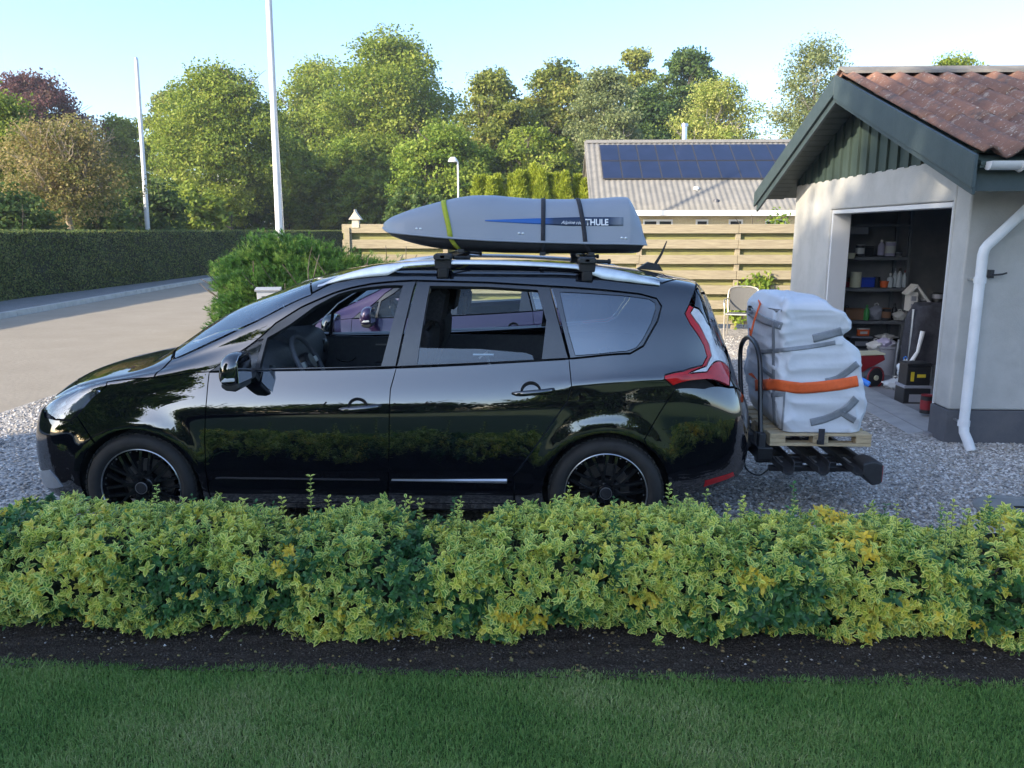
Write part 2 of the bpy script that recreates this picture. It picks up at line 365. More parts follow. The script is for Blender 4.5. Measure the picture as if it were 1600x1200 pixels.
def make_wheel(parent, x, y, z, R0=.335, side=-1, rimmat=None, width=.205):
    """side -1: outer face towards -y"""
    t = bpy.data.objects.new('wheel', None); col.objects.link(t); t.parent = parent; t.location = (x, y, z); t.empty_display_size = .1
    s = side; ri = .243 * R0 / .335; w_ = width
    pr = [(ri, .012), (ri + .012, -.004), (ri + .03, -.010), (R0 - .03, -.006), (R0 - .010, .010), (R0, .035), (R0 + .001, w_ - .035), (R0 - .012, w_ - .01), (ri + .02, w_), (ri, w_ - .01)]
    mb = MB().lathe([(a, -s * b) for a, b in pr], axis='y', n=72)
    # tread blocks: shallow cross ribs
    for k in range(60):
        a = 2 * pi * k / 60; c, q = cos(a), sin(a); r0, r1 = R0 - .004, R0 + .004
        for (u0, u1) in ((.012, .05), (.06, .10), (.11, .15), (.155, .195)):
            da = .036; v = []
            for rr in (r0, r1):
                for uu in (u0, u1):
                    for d in (-da, da): v.append((rr * cos(a + d), -s * uu, rr * sin(a + d)))
            mb.add(v, [(0, 1, 3, 2), (4, 6, 7, 5), (0, 4, 5, 1), (2, 3, 7, 6), (0, 2, 6, 4), (1, 5, 7, 3)])
    ty = mb.build('tyre', M['rubber'], t, smooth=True)
    k = ri / .243
    rim = MB(); rim.lathe([(a * k, -s * b) for a, b in [(.243, .012), (.236, .012), (.232, .03), (.222, .045), (.214, .09), (.214, .19), (.222, .2)]], axis='y', n=72)
    rim.build('rim_barrel', M['gloss'], t, smooth=True)
    MB().lathe([(a * k, -s * b) for a, b in [(.2435, .014), (.2435, .006), (.240, .004), (.2375, .007), (.2365, .014)]], axis='y', n=90, closed=True).build('rim_lip', M['silver'], t, smooth=True)
    sp = MB()
    for j in range(10):
        a = 2 * pi * j / 10 + .16; 
        for d in (-1, 1):
            th0 = a + d * .16; th1 = a + d * .115
            p0 = Vector((.055 * cos(a + d * .55), 0, .055 * sin(a + d * .55))); p1 = Vector((.228 * cos(th1), 0, .228 * sin(th1)))
            dr = (p1 - p0).normalized(); sd = Vector((-dr.z, 0, dr.x)); v = []
            for p, yy, ww in ((p0, .035, .010), (p0.lerp(p1, .5), .022, .0075), (p1, .030, .0085)):
                for e in (-1, 1): v.append(((p + sd * e * ww) * k) + Vector((0, -s * yy, 0)))
                for e in (1, -1): v.append(((p + sd * e * ww * 1.3) * k) + Vector((0, -s * (yy + .028), 0)))
            f = []
            for i in (0, 4): f += [(i + a_, i + (a_ + 1) % 4, i + 4 + (a_ + 1) % 4, i + 4 + a_) for a_ in range(4)]
            sp.add(v, f + [(0, 3, 2, 1), (8, 9, 10, 11)])
        for da in (-.09, .09):
            b = a + .314 + da; c = Vector((.224 * k * cos(b), -s * .028, .224 * k * sin(b))); sp.lathe([(0, -.004 * 1), (.005, -.002), (.005, .006)], c=c, axis='y', n=8)
    sp.build('rim_spokes', rimmat or M['gloss'], t, smooth=True, ang=30)
    MB().lathe([(0.0, -s * .012), (.03, -s * .012), (.036, -s * .016), (.038, -s * .05), (.075, -s * .055), (.09, -s * .08)], axis='y', n=36).build('hub', M['gloss'], t, smooth=True)
    MB().lathe([(.0, -s * .008), (.028, -s * .008), (.033, -s * .012)], axis='y', n=36).build('centre_cap', M['trim'], t, smooth=True)
    MB().lathe([(.033, -s * .007), (.036, -s * .007), (.036, -s * .014)], axis='y', n=36).build('cap_ring', M['silver'], t, smooth=True)
    MB().lathe([(.05, -s * .12), (.15, -s * .12), (.15, -s * .135), (.05, -s * .135)], axis='y', n=40, closed=True).build('brake_disc', mat('brake_disc', (.15, .14, .13), rough=.4, metal=.8), t)
    return t
# ================================================================ CARS
S1 = Surf(-3.234, 5.31, (.86, 3.63))
def sp(pl): return [q if q[0] == 's' else (lambda r: ('s', r[0], r[1]))(S1.inv(*q)) for q in pl]
A = lambda cx, a0, a1, r=.372: arc_pts(S1, cx, .335, r, a0, a1)
seamAB = [(619, 575), (610, 608), (608, 700), ('s', 2.335, .5)]
seamBC = [(889, 561), (893, 603), (886, 628), (835, 700), (802, 744), ('s', 3.09, .5)]
O = {}
O['fender'] = sp([(168, 597), (240, 591), (327, 581), (323, 622), (320, 690), ('s', 1.265, .5), ('s', 1.265, 0)] + A(.86, -21, 129) + [(131, 667), (120, 650), (144, 621), (165, 605)])
O['front_bumper'] = sp([(120, 650), (131, 667)] + A(.86, 130, 204) + [('s', .3, 0), ('s', 0, 0), ('s', 0, 8), ('s', .05, 8), ('s', .085, 6.6), ('s', .12, 5.0), (70, 652), (87, 656), (111, 657)])
O['headlight'] = sp([(70, 650), (73, 629), (82, 614), (103, 600), (134, 594), (168, 596), (165, 605), (144, 620), (118, 646), (110, 656), (87, 655)])
O['hood'] = sp([(168, 596), (240, 590), (268, 561), ('s', .93, 7), ('s', .885, 8), ('s', .06, 8), ('s', .095, 6.6), (82, 612), (103, 599), (134, 593)])
O['windscreen'] = sp([(274, 559), (400, 501), (486, 460), ('s', 1.80, 6.9), ('s', 1.76, 8), ('s', .90, 8), ('s', .945, 7)])
O['roof'] = sp([(488, 457), (535, 436), (600, 424), (750, 420), (930, 428), (1035, 442), (1052, 437), ('s', 4.02, 7), ('s', 4.03, 8), ('s', 1.765, 8), ('s', 1.805, 6.9)])
O['body_side'] = sp([(241, 591), (269, 562), (285, 557), (400, 503), (486, 461), (489, 458), (535, 437), (600, 425), (750, 421), (930, 429), (1035, 443), (1053, 438), (1087, 440), (1085, 456), (1077, 476), (1070, 490), (1079, 507), (1100, 540), (1105, 557), (1098, 571), (1067, 580), (1039, 586), (1038, 592), (1052, 604), (1056, 607), (1041, 629), (1007, 686)]
    + A(3.63, 53, 205) + [('s', 3.10, 0), ('s', 3.10, .5), (802, 745), (835, 700), (886, 628), (893, 603), (889, 561), (985, 553), (1006, 541), (1028, 502), (1034, 478), (1026, 466), (1000, 459), (861, 447), (760, 441), (650, 438), (580, 443), (520, 458), (470, 480), (430, 505), (352, 562), (334, 577), (327, 581)])
O['front_door'] = sp([(327, 582), (400, 580)] + seamAB + [('s', 1.27, .5), (320, 690), (323, 622)])
O['rear_door'] = sp([(619, 575)] + seamBC + seamAB[::-1][:-1])
O['rocker'] = sp([('s', 1.27, 0), ('s', 1.27, .5), ('s', 3.10, .5), ('s', 3.10, 0)])
O['rear_bumper'] = sp([(1056, 607), (1100, 607), (1138, 606), ('s', 4.50, 4.4), ('s', 4.53, 8), ('s', 4.56, 8), ('s', 4.56, 0), ('s', 4.1, 0)] + A(3.63, -20, 52) + [(1007, 686), (1041, 629)])
O['red_lens'] = sp([(1084, 480), (1077, 476), (1070, 490), (1079, 507), (1100, 540), (1105, 557), (1098, 571), (1067, 580), (1039, 586), (1038, 592), (1052, 603), (1140, 603), (1140, 577), (1105, 581), (1075, 584), (1104, 572), (1112, 556), (1108, 538), (1087, 501), (1079, 489)])
O['clear_lens'] = sp([(1084, 480), (1079, 489), (1087, 501), (1108, 538), (1112, 556), (1104, 572), (1075, 584), (1105, 581), (1140, 577), (1138, 565), (1124, 535), (1105, 505)])
O['spoiler'] = sp([(1053, 437), (1087, 439), (1087, 452), ('s', 4.265, 7), ('s', 4.275, 8), ('s', 4.035, 8), ('s', 4.025, 7)])
O['rear_window'] = sp([(1088, 453), (1110, 512), (1120, 540), ('s', 4.41, 7), ('s', 4.42, 8), ('s', 4.28, 8), ('s', 4.27, 7)])
O['tailgate'] = sp([(1087, 454), (1110, 513), (1120, 541), ('s', 4.415, 7), ('s', 4.425, 8), ('s', 4.525, 8), ('s', 4.495, 4.5), (1140, 604), (1139, 566), (1125, 536), (1106, 506), (1085, 479)])
fw_hole = sp([(406, 575), (418, 528), (454, 507), (491, 480), (529, 460), (566, 451), (600, 447), (629, 446.5), (595, 571)])
ql_hole = sp([(356, 574), (392, 537), (411, 529), (398, 574)])
rw_hole = sp([(672, 447.5), (760, 449), (840, 454), (853, 500), (846, 560), (652, 568)])
qi = sp([(875, 457), (930, 460), (985, 464), (1014, 468), (1023, 474), (1024, 483), (1017, 505), (1004, 530), (994, 543), (980, 548), (940, 552), (899, 555), (889, 520)])
O['front_frame'] = sp([(330, 580), (350, 564), (430, 506), (470, 481), (520, 459), (580, 444), (650, 439), (618, 573), (400, 579)])
O['rear_frame'] = sp([(652, 439), (760, 442), (859, 448), (888, 560), (620, 573)])
O['quarter_frame'] = sp([(863, 449), (1000, 460), (1026, 467), (1033, 479), (1027, 501), (1005, 540), (985, 552), (891, 560)])
low_glass = sp([(654, 543), (750, 545), (822, 551), (832, 555), (834, 562), (651, 569)])

def build_car(S, name, label, loc, paint, hero):
    t = thing(name, label, 'car', loc)
    step = .03 if hero else .05
    P = lambda n, o, m, **k: panel(n, S, o, m, t, step=k.pop('step', step), **k)
    P('fender', O['fender'], paint, mirror=True); P('front_bumper', O['front_bumper'], paint, centre=True); P('bonnet', O['hood'], paint, centre=True)
    P('roof', O['roof'], paint, centre=True); P('body_side', O['body_side'], paint, mirror=True); P('rocker_panel', O['rocker'], paint, mirror=True)
    fd = P('front_door', O['front_door'], paint, mirror=True); rd = P('rear_door', O['rear_door'], paint, mirror=True)
    P('rear_bumper', O['rear_bumper'], paint, centre=True); P('tailgate', O['tailgate'], paint, centre=True); P('spoiler', O['spoiler'], paint, centre=True)
    P('windscreen', O['windscreen'], M['screen'], centre=True, depth=0, gap=0); P('rear_window', O['rear_window'], M['privacy'], centre=True, depth=0)
    P('window_frame', O['front_frame'], M['frame'], holes=[fw_hole, ql_hole], mirror=True, depth=.035, off=-.001)
    P('window_frame', O['rear_frame'], M['frame'], holes=[rw_hole], mirror=True, depth=.035, off=-.001)
    P('quarter_window_frame', O['quarter_frame'], mat('black_glass_border', (.012, .013, .016), rough=.08, coat=1, coat_ior=1.9), holes=[qi], mirror=True)
    P('quarter_window', qi, M['privacy'], mirror=True, depth=0, gap=0, off=-.001)
    P('side_window', ql_hole, M['glass'], mirror=True, depth=0, gap=-.002, off=-.01)
    far = 'only' if hero else True
    P('side_window', fw_hole, M['glass'], mirror=far, depth=0, gap=-.004, off=-.012); P('side_window', rw_hole, M['glass'], mirror=far, depth=0, gap=-.004, off=-.012)
    if hero: tag(P('side_window', low_glass, M['drop'], depth=.004, gap=0, off=-.014)[0], 'rear side window wound almost all the way down')
    hb = P('headlight', O['headlight'], mat('lamp_bowl', (.16, .17, .19), (.55, .57, .60), 9, rough=.25, metal=.5, lo=.47, hi=.56), mirror=True, off=-.06, depth=0)
    for k, o in enumerate(hb):
        ln = P('lens', O['headlight'], M['lamp'], mirror='only' if k else False, depth=0)[0]; ln.parent = o
        sg = 1 if k else -1
        for pxy, rr in (((112, 628), .05), ((143, 613), .036)):
            cx, tt = S1.inv(*pxy); c = on(S, cx, tt, -.045); c.y = abs(c.y) * sg
            b = MB().lathe([(0, -.0), (rr * .6, .004), (rr * .9, .016), (rr, .02), (rr * 1.05, .0)], c=(0, 0, 0), axis='y', n=24).build('reflector', M['chrome'], o, smooth=True); b.location = c; b.rotation_euler = (0, 0, (pi if k else 0) + (.4 if k else -.4))
    rl = P('tail_light', O['red_lens'], M['red'], mirror=True, depth=.02)
    for k, o in enumerate(rl):
        P('clear_lens', O['clear_lens'], M['clearlens'], mirror='only' if k else False, depth=.02)[0].parent = o
    # inner lining, head lining, underbody, wheel wells
    lin = [('s', .2, 0)] + [('s', .2, 3.4), ('s', 1.2, 3.75), ('s', 3.4, 3.8), ('s', 4.4, 3.6), ('s', 4.4, 0)] + arc_pts(S, 3.63, .335, .40, -20, 200) + arc_pts(S, .86, .335, .40, -20, 200)
    P('cabin_lining', lin, M['dark'], mirror=True, off=-.05, depth=0, gap=0, step=.06)
    P('pillar_lining', [q for q in O['body_side']], M['cabin'], mirror=True, off=-.03, depth=0, gap=.0, step=.06)
    hl = [('s', 1.9, 6.05), ('s', 4.1, 6.05), ('s', 4.15, 8), ('s', 1.85, 8)]
    P('head_lining', hl, mat('head_lining', (.20, .20, .20), rough=.9), centre=True, off=-.03, depth=0, gap=0, step=.08)
    sx, sy, sz = S.sc
    ub = MB().box(.3 * sx, 4.0 * sx, -.66 * sy, .66 * sy, .19 * sz, .30 * sz).box(1.2 * sx, 3.25 * sx, -.80 * sy, .80 * sy, .19 * sz, .29 * sz)
    ub.box(.4 * sx, .46 * sx, -.6 * sy, .6 * sy, .3 * sz, .8 * sz).box(1.05 * sx, 1.1 * sx, -.75 * sy, .75 * sy, .3 * sz, .98 * sz)
    ub.build('underbody', M['dark'], t)
    for wx in S.wh:
        for sgn in (-1, 1):
            ww = MB(); n = 24; v = []; yi, yo = .58 * sy * sgn, .845 * sy * sgn
            for k in range(n + 1):
                a = R(-15 + 210 * k / n)
                for y in (yo, yi): v.append(((wx + .40 * cos(a)) * sx, y, (.335 + .40 * sin(a)) * sz))
            f = [(2 * k, 2 * k + 1, 2 * k + 3, 2 * k + 2) for k in range(n)] + [tuple(2 * k + 1 for k in range(n + 1))]
            ww.add(v, f).build('wheel_well', M['dark'], t)
            w_ = make_wheel(t, wx * sx, sgn * .897 * sy, .335 * sz if not hero else .336, R0=.335 * (1 if hero else .93), side=sgn, rimmat=M['rimpaint'] if hero else M['silver'])
    for x0, nm in ((0, 'grille'), (4.56, 'bumper_insert')):
        ts = np.linspace(0, 8, 60); q = S.P(np.full(60, x0), ts); pts = [tuple(p) for p in q] + [(p[0], -p[1], p[2]) for p in q[::-1][1:]]
        MB().add(pts, [tuple(range(len(pts)))]).build(nm, M['gloss'], t)
    # cabin
    dash = MB().prism([(1.02, .95), (1.10, 1.06), (1.3, 1.12), (1.47, 1.135), (1.56, 1.10), (1.60, 1.0), (1.58, .85), (1.45, .6), (1.02, .55)], 1, -.72, .72)
    dash.v = [(a * sx, b * sy, c * sz) for a, b, c in dash.v]; d = dash.build('dashboard', M['cabin'], t, bevel=.03, seg=4)
    MB().prism([(1.36, 1.12), (1.42, 1.17), (1.52, 1.165), (1.60, 1.10)], 1, -.14, .14).build('display_hood', M['cabin'], d, bevel=.01)
    for yy in (-.60, .60):
        MB().lathe([(.0, .012), (.036, .010), (.052, 0), (.055, -.02), (.045, -.03)], c=(1.605 * sx, yy * sy, .985 * sz), axis='x', n=24).build('air_vent', mat('vent_ring', (.10, .11, .12), rough=.35, metal=.6), d, smooth=True)
    sw = bpy.data.objects.new('steering_wheel', None); col.objects.link(sw); sw.parent = t; sw.location = (1.76 * sx, -.38 * sy, 1.02 * sz); sw.rotation_euler = (0, R(62), 0); sw.empty_display_size = .1
    ring = [(.185 * cos(2 * pi * k / 40), .185 * sin(2 * pi * k / 40), 0) for k in range(41)]
    MB().tube(ring, .0155, 10, cap=False).build('rim', M['cabin'], sw, smooth=True)
    MB().lathe([(0, .03), (.05, .028), (.068, .012), (.07, -.03)], n=24).build('airbag_cover', M['trim'], sw, smooth=True)
    s_ = MB()
    for a in (0, pi, -pi / 2): s_.box(.05, .18, -.02, .02, -.006, .008, M=Matrix.Rotation(a + pi / 2, 4, 'Z'))
    s_.build('spokes', mat('wheel_spoke', (.30, .31, .33), rough=.3, metal=.7), sw, bevel=.003)
    for yy in (-.37, .37):
        st = bpy.data.objects.new('front_seat', None); col.objects.link(st); st.parent = t; st.empty_display_size = .1
        MB().prism([(2.05, .42), (2.04, .60), (2.12, .66), (2.55, .60), (2.62, .42)], 1, yy - .25, yy + .25).build('cushion', M['cloth'], st, bevel=.04, seg=3)
        MB().prism([(2.50, .55), (2.62, .55), (2.84, 1.10), (2.85, 1.24), (2.80, 1.27), (2.72, 1.22)], 1, yy - .24, yy + .24).build('backrest', M['cloth'], st, bevel=.04, seg=3)
        MB().prism([(2.80, 1.31), (2.90, 1.30), (2.93, 1.46), (2.89, 1.50), (2.83, 1.47)], 1, yy - .13, yy + .13).tube([(2.83, yy - .06, 1.24), (2.86, yy - .06, 1.36)], .006, 6).tube([(2.83, yy + .06, 1.24), (2.86, yy + .06, 1.36)], .006, 6).build('headrest', M['cloth'], st, bevel=.03, seg=3)
        st.scale = (sx, sy, sz); st.location = (-.27 * sx, 0, 0)
    bs = MB()
    for yy in (-.46, 0, .46): bs.prism([(3.30, .42), (3.36, .62), (3.52, .62), (3.70, .98), (3.78, .98), (3.68, .42)], 1, yy - .22, yy + .22)
    bo = bs.build('rear_seat', M['cloth'], t, bevel=.04, seg=3); bo.scale = (sx, sy, sz)
    # wing mirrors
    for sgn in (-1, 1):
        m_ = bpy.data.objects.new('wing_mirror', None); col.objects.link(m_); m_.parent = t; m_.empty_display_size = .1
        m_.location = (1.54 * sx, sgn * 1.03 * sy, 1.10 * sz)
        n1, n2 = 20, 14; v = []; f = []
        for i in range(n2 + 1):
            b = -pi / 2 + pi * i / n2
            for k in range(n1):
                a = 2 * pi * k / n1; ce = lambda q, p: math.copysign(abs(q) ** p, q)
                x = -.078 * ce(cos(b), .8) * ce(cos(a), .9); x = min(x, .045); y = .125 * ce(cos(b), .75) * ce(sin(a), .8); z = .098 * ce(sin(b), .8)
                v.append((x + .012 * (z / .1), y, z - .012))
        for i in range(n2):
            for k in range(n1): a = i * n1 + k; b = i * n1 + (k + 1) % n1; f.append((a, b, b + n1, a + n1))
        MB().add(v, f).build('housing', paint, m_, smooth=True, ang=180)
        MB().prism([(-.10, -.075), (.10, -.08), (.105, .06), (.07, .075), (-.07, .075), (-.105, .05)], 0, .046, .050).build('mirror_glass', M['chrome'], m_, bevel=.002)
        MB().prism([(-.055, -.075), (.045, -.075), (.05, -.105), (.02, -.125), (-.03, -.12), (-.058, -.10)], 1, -.09, .10).build('lower_shell', M['trim'], m_, bevel=.012, seg=3)
        MB().prism([(-.03, -.10), (.04, -.095), (.045, -.05), (-.02, -.05)], 1, -sgn * .16 - .06, -sgn * .16 + .06).build('arm', M['trim'], m_, bevel=.012, seg=3)
        MB().prism([(-.045, -.066), (.034, -.060), (.036, -.042), (-.02, -.04)], 1, sgn * .112, sgn * .122).build('indicator', M['clearlens'], m_, bevel=.004)
    # door handles
    for (cx, cz, dr) in ((2.20, .845, fd), (3.20, .945, rd)):
        for k, o in enumerate(dr):
            sgn = -1 if k == 0 else 1
            tt = np.linspace(0, 4, 400); zz = S.local(np.full(400, cx), tt)[:, 2]; c = on(S, cx, float(np.interp(cz, zz, tt)))
            yv = -abs(c.y); m1 = MB(); pa = []
            for i in range(11):
                u = -1 + 2 * i / 10; pa.append((c.x + u * .118, yv - .036 * (1 - u**4) - .004, c.z + .012 * u))
            m1.tube([(a, sgn * abs(b), d) for a, b, d in pa], [.008, .014, .016, .0165, .0165, .0165, .0165, .0165, .0155, .0155, .012], 10)
            m1.build('handle', paint, o, smooth=True, ang=180)
            m2 = MB().lathe([(0, .012), (.036, .010), (.052, .002), (.056, -.0015), (.060, -.002)], c=(c.x - .012, 0, c.z), axis='y', n=32); 
            m2.v = [(a, sgn * (abs(yv) + (.0025 if abs(b) < .003 else -abs(b))), d) for a, b, d in m2.v]
            m2.build('handle_recess', M['dark'], o, smooth=True)
    # lower door strips
    for x0, x1, o in ((1.32, 2.30, fd), (2.37, 3.05, rd)):
        for k, oo in enumerate(o):
            sgn = -1 if k == 0 else 1; v = []; f = []; xs = np.linspace(x0, x1, 24)
            for x in xs:
                q = xz(S, float(x), .405); hh = .005 if o is fd else (.003 + .010 * (x - x0) / (x1 - x0))
                for dz, off in ((hh, .001), (hh * .3, .012), (-hh, .010), (-hh * 1.3, .001)):
                    a = xz(S, float(x), .408 + dz); p = on(S, a[1], a[2], off); v.append((p.x, sgn * abs(p.y), p.z))
            for i in range(len(xs) - 1):
                for j in range(3): f.append((i * 4 + j, i * 4 + j + 1, i * 4 + j + 5, i * 4 + j + 4))
            f += [(0, 3, 2, 1), tuple(len(v) - 4 + j for j in range(4))]
            MB().add(v, f).build('door_strip', M['gloss'] if o is fd else M['silver'], oo, smooth=True, ang=20)
    return t, fd, rd
car, FD, RD = build_car(S1, 'parked_car', 'black people carrier with a grey roof box on top and its side windows wound down', (-3.234, 5.31, 0), M['paint'], True)
S2 = Surf(-3.10, 8.86, (.86, 3.63), .89, .95, .92)
car2, FD2, RD2 = build_car(S2, 'parked_car', 'purple hatchback parked behind the black car, seen through its open windows', (-3.10, 8.86, 0), M['purple'], False)

# ---- things only the black car shows
def cl(px, py, Y): p = at(px, py, Y=Y); return Vector((p.x + 3.234, p.y - 5.31, p.z))
for sgn in (-1, 1):       # roof rails
    top = [(498, 447), (520, 436), (545, 426), (590, 415), (640, 409), (700, 406), (800, 407.5), (900, 413), (955, 420), (1000, 430), (1030, 440)]
    pth = smooth_path([cl(a, b, 4.71) for a, b in top], 6); v = []; f = []
    x0, x1 = pth[0].x, pth[-1].x
    for p in pth:
        tt = np.linspace(4.5, 8, 200); L = S1.local(np.full(200, p.x), tt); k = np.argmin(abs(L[:, 1] + .60)); zr = L[k, 2] - .01
        d0 = p.x - x0; d1 = x1 - p.x; e = min(max(1 - (d0 - .42) / .10, 0), 1) if d0 < 1 else min(max(1 - (d1 - .33) / .16, 0), 1)
        zt = max(p.z, zr + .012); zb = max(zr, zt - .026) * (1 - e) + zr * e if zr < zt - .026 else zr
        w1 = .020
        for y, z in ((-w1, zb), (-w1 * 1.05, zt - .012), (-w1 * .6, zt), (w1 * .6, zt), (w1 * 1.05, zt - .012), (w1, zb)): v.append((p.x, sgn * .605 + y, z))
    n = len(pth)
    for i in range(n - 1):
        for j in range(6): a = i * 6 + j; b = i * 6 + (j + 1) % 6; f.append((a, b, b + 6, a + 6))
    f += [tuple(range(5, -1, -1)), tuple((n - 1) * 6 + j for j in range(6))]
    MB().add(v, f).build('roof_rail', M['silver'], car, smooth=True, ang=50)
ae = MB().prism([(3.88, 1.60), (4.05, 1.585), (4.02, 1.63), (3.95, 1.645)], 1, -.03, .03).tube([(4.0, 0, 1.63), (4.04, 0, 1.70), (4.07, 0, 1.78)], [.011, .008, .004], 8)
ae.build('aerial', M['trim'], car, bevel=.006)
# fog lamp surround, front
fg = [(68, 727), (79, 738), (90, 750), (98, 761), (88, 763), (72, 757)]
panel('fog_trim', S1, sp([(66, 722), (78, 733), (89, 746), (99, 760), (86, 763), (70, 758)]), M['silver'], car, mirror=True, off=.006, depth=.012)
panel('rear_reflector', S1, [('s', 4.22, .45), ('s', 4.22, .85), ('s', 4.40, .95), ('s', 4.42, .6)], M['red'], car, mirror=True, off=.003, depth=.006)
# bonnet-base wiper and far door inner trim
MB().tube([(1.0, -.58, 1.10), (.98, -.3, 1.15), (.955, .05, 1.172)], .008, 6).tube([(.93, -.45, 1.09), (.99, -.42, 1.135)], .012, 6).build('wiper', M['trim'], car)
dt = MB().box(1.45, 2.32, .79, .83, .55, 1.03).box(2.40, 3.3, .79, .83, .55, 1.05); dto = dt.build('door_trim', M['cabin'], car, bevel=.015, seg=3)
MB().box(1.95, 2.30, .775, .79, .965, .975).build('trim_inlay', M['silver'], dto)
hp = [(1.63, .78, .86), (1.67, .765, .845), (1.74, .76, .84), (1.79, .765, .87)]
MB().tube(smooth_path(hp, 4), [.004] * 4 + [.009] * 9, 8).build('inner_handle', M['chrome'], dto, smooth=True)
MB().box(1.95, 2.25, .70, .79, .80, .84).build('armrest', M['cabin'], dto, bevel=.015)
MB().tube([(2.86, -.45, 1.06), (2.90, -.44, 1.10), (2.93, -.43, .98), (2.99, -.43, .90)], .012, 6).tube([(2.82, -.45, 1.085), (2.95, -.45, 1.085)], .009, 6).build('seat_belt_buckle', M['silver'], car, smooth=True)
# ================================================================ GROUND
def st(name, V, Fc, m, kind='structure'):
    o = MB().add(V, Fc).build(name, m); o['kind'] = kind; return o
def poly(name, pts, z, m):
    return st(name, [(x, y, z) for x, y in pts], [tuple(range(len(pts)))], m)
def sheet_mat(name, c1, c2, c3, s1, s2, vor=None, rough=.9, bump=.4, bs=80):
    """two noise scales over each other, optional stone cells"""
    m = mat(name, c1, c2, s1, rough=rough, lo=.35, hi=.7); n = m.node_tree.nodes; l = m.node_tree.links; b = n['Principled BSDF']; b.inputs['Specular IOR Level'].default_value = .25
    tc = n['Texture Coordinate']; src = b.inputs['Base Color'].links[0].from_socket
    t = n.new('ShaderNodeTexNoise'); t.inputs['Scale'].default_value = s2; t.inputs['Detail'].default_value = 8; l.new(tc.outputs['Object'], t.inputs['Vector'])
    r = n.new('ShaderNodeValToRGB'); r.color_ramp.elements[0].position = .42; r.color_ramp.elements[1].position = .62; l.new(t.outputs[0], r.inputs[0])
    mx = n.new('ShaderNodeMixRGB'); l.new(r.outputs[0], mx.inputs[0]); l.new(src, mx.inputs[1]); mx.inputs[2].default_value = (*c3, 1); out = mx.outputs[0]
    hsrc = t.outputs[0]
    if vor:
        v = n.new('ShaderNodeTexVoronoi'); v.inputs['Scale'].default_value = vor; l.new(tc.outputs['Object'], v.inputs['Vector'])
        hs = n.new('ShaderNodeSeparateColor'); l.new(v.outputs['Color'], hs.inputs[0])
        rr = n.new('ShaderNodeMapRange'); rr.inputs[3].default_value = .45; rr.inputs[4].default_value = 1.6; l.new(hs.outputs[0], rr.inputs[0])
        m2 = n.new('ShaderNodeVectorMath'); m2.operation = 'SCALE'; l.new(out, m2.inputs[0]); l.new(rr.outputs[0], m2.inputs['Scale']); out = m2.outputs[0]
        hsrc = v.outputs['Distance']
    l.new(out, b.inputs['Base Color'])
    bp = n.new('ShaderNodeBump'); bp.inputs['Strength'].default_value = bump; bp.inputs['Distance'].default_value = .01; bp.invert = bool(vor); l.new(hsrc, bp.inputs['Height']); l.new(bp.outputs[0], b.inputs['Normal'])
    return m
poly('ground', [(-165, -42), (165, -42), (165, 185), (-165, 185)], -.012, sheet_mat('meadow', (.04, .06, .02), (.07, .09, .03), (.05, .05, .03), 2, 30))
poly('lawn', [(-14, -14), (14, -14), (14, 3.02), (-14, 3.02)], .0, sheet_mat('lawn_soil', (.03, .07, .02), (.045, .09, .026), (.04, .06, .02), 6, 60))
soil = sheet_mat('soil', (.030, .024, .019), (.060, .048, .039), (.085, .072, .060), 11, 130, bump=1.0); soil.node_tree.nodes['Principled BSDF'].inputs['Specular IOR Level'].default_value = 0
V = []; Fc = []
xs = np.linspace(-14, 14, 281); ys = np.linspace(3.0, 4.3, 27)
for y in ys:
    for x in xs: V.append((x, y, .006 + .02 * math.exp(-((y - 3.7) / .3)**2) + .006 * sin(x * 9 + y * 23) * sin(x * 4.1 - y * 17) + .010 * math.sin(x * 31 + y * 40) * math.sin(y * 37 - x * 22) - (.03 if y < 2.98 or y > 4.22 else 0)))
n = len(xs)
for i in range(len(ys) - 1):
    for j in range(n - 1): a = i * n + j; Fc.append((a, a + 1, a + n + 1, a + n))
st('soil_bed', V, Fc, soil)
gravel_m = sheet_mat('gravel_bed', (.26, .245, .23), (.42, .40, .37), (.34, .315, .29), 3, 25, vor=48, bump=1.0)
poly('gravel_drive', [(-5.55, 3.9), (14, 3.9), (14, 30), (-4.2, 30), (-5.0, 17), (-5.55, 9)], .004, gravel_m)
poly('gravel_verge', [(-9, 3.9), (-5.56, 3.9), (-5.56, 7.0), (-9, 6.6)], .004, gravel_m)
asp = sheet_mat('asphalt', (.27, .235, .185), (.34, .30, .24), (.29, .255, .205), 1.2, 14, rough=.85, bump=.5)
poly('road', [(-12.0, -30), (-5.56, -30), (-5.56, 9.0), (-5.8, 17), (-6.2, 30), (-6.0, 60), (-12.3, 60), (-12.55, 34), (-12.5, 32), (-11.4, 16), (-11.4, 5)], .0, asp)
pave = sheet_mat('pavement', (.20, .20, .20), (.28, .275, .27), (.17, .17, .17), 3, 30, rough=.9)
poly('pavement', [(-14.0, -30), (-12.1, -30), (-11.6, 5), (-11.6, 16), (-12.65, 33), (-12.3, 45), (-11.6, 53), (-13, 54), (-14.2, 34), (-13.7, 18), (-14, 5)], .10, pave)
kerb = MB(); kp = [(-11.9, -10), (-11.5, 5), (-11.5, 16), (-12.55, 33), (-12.2, 45), (-11.5, 53)]
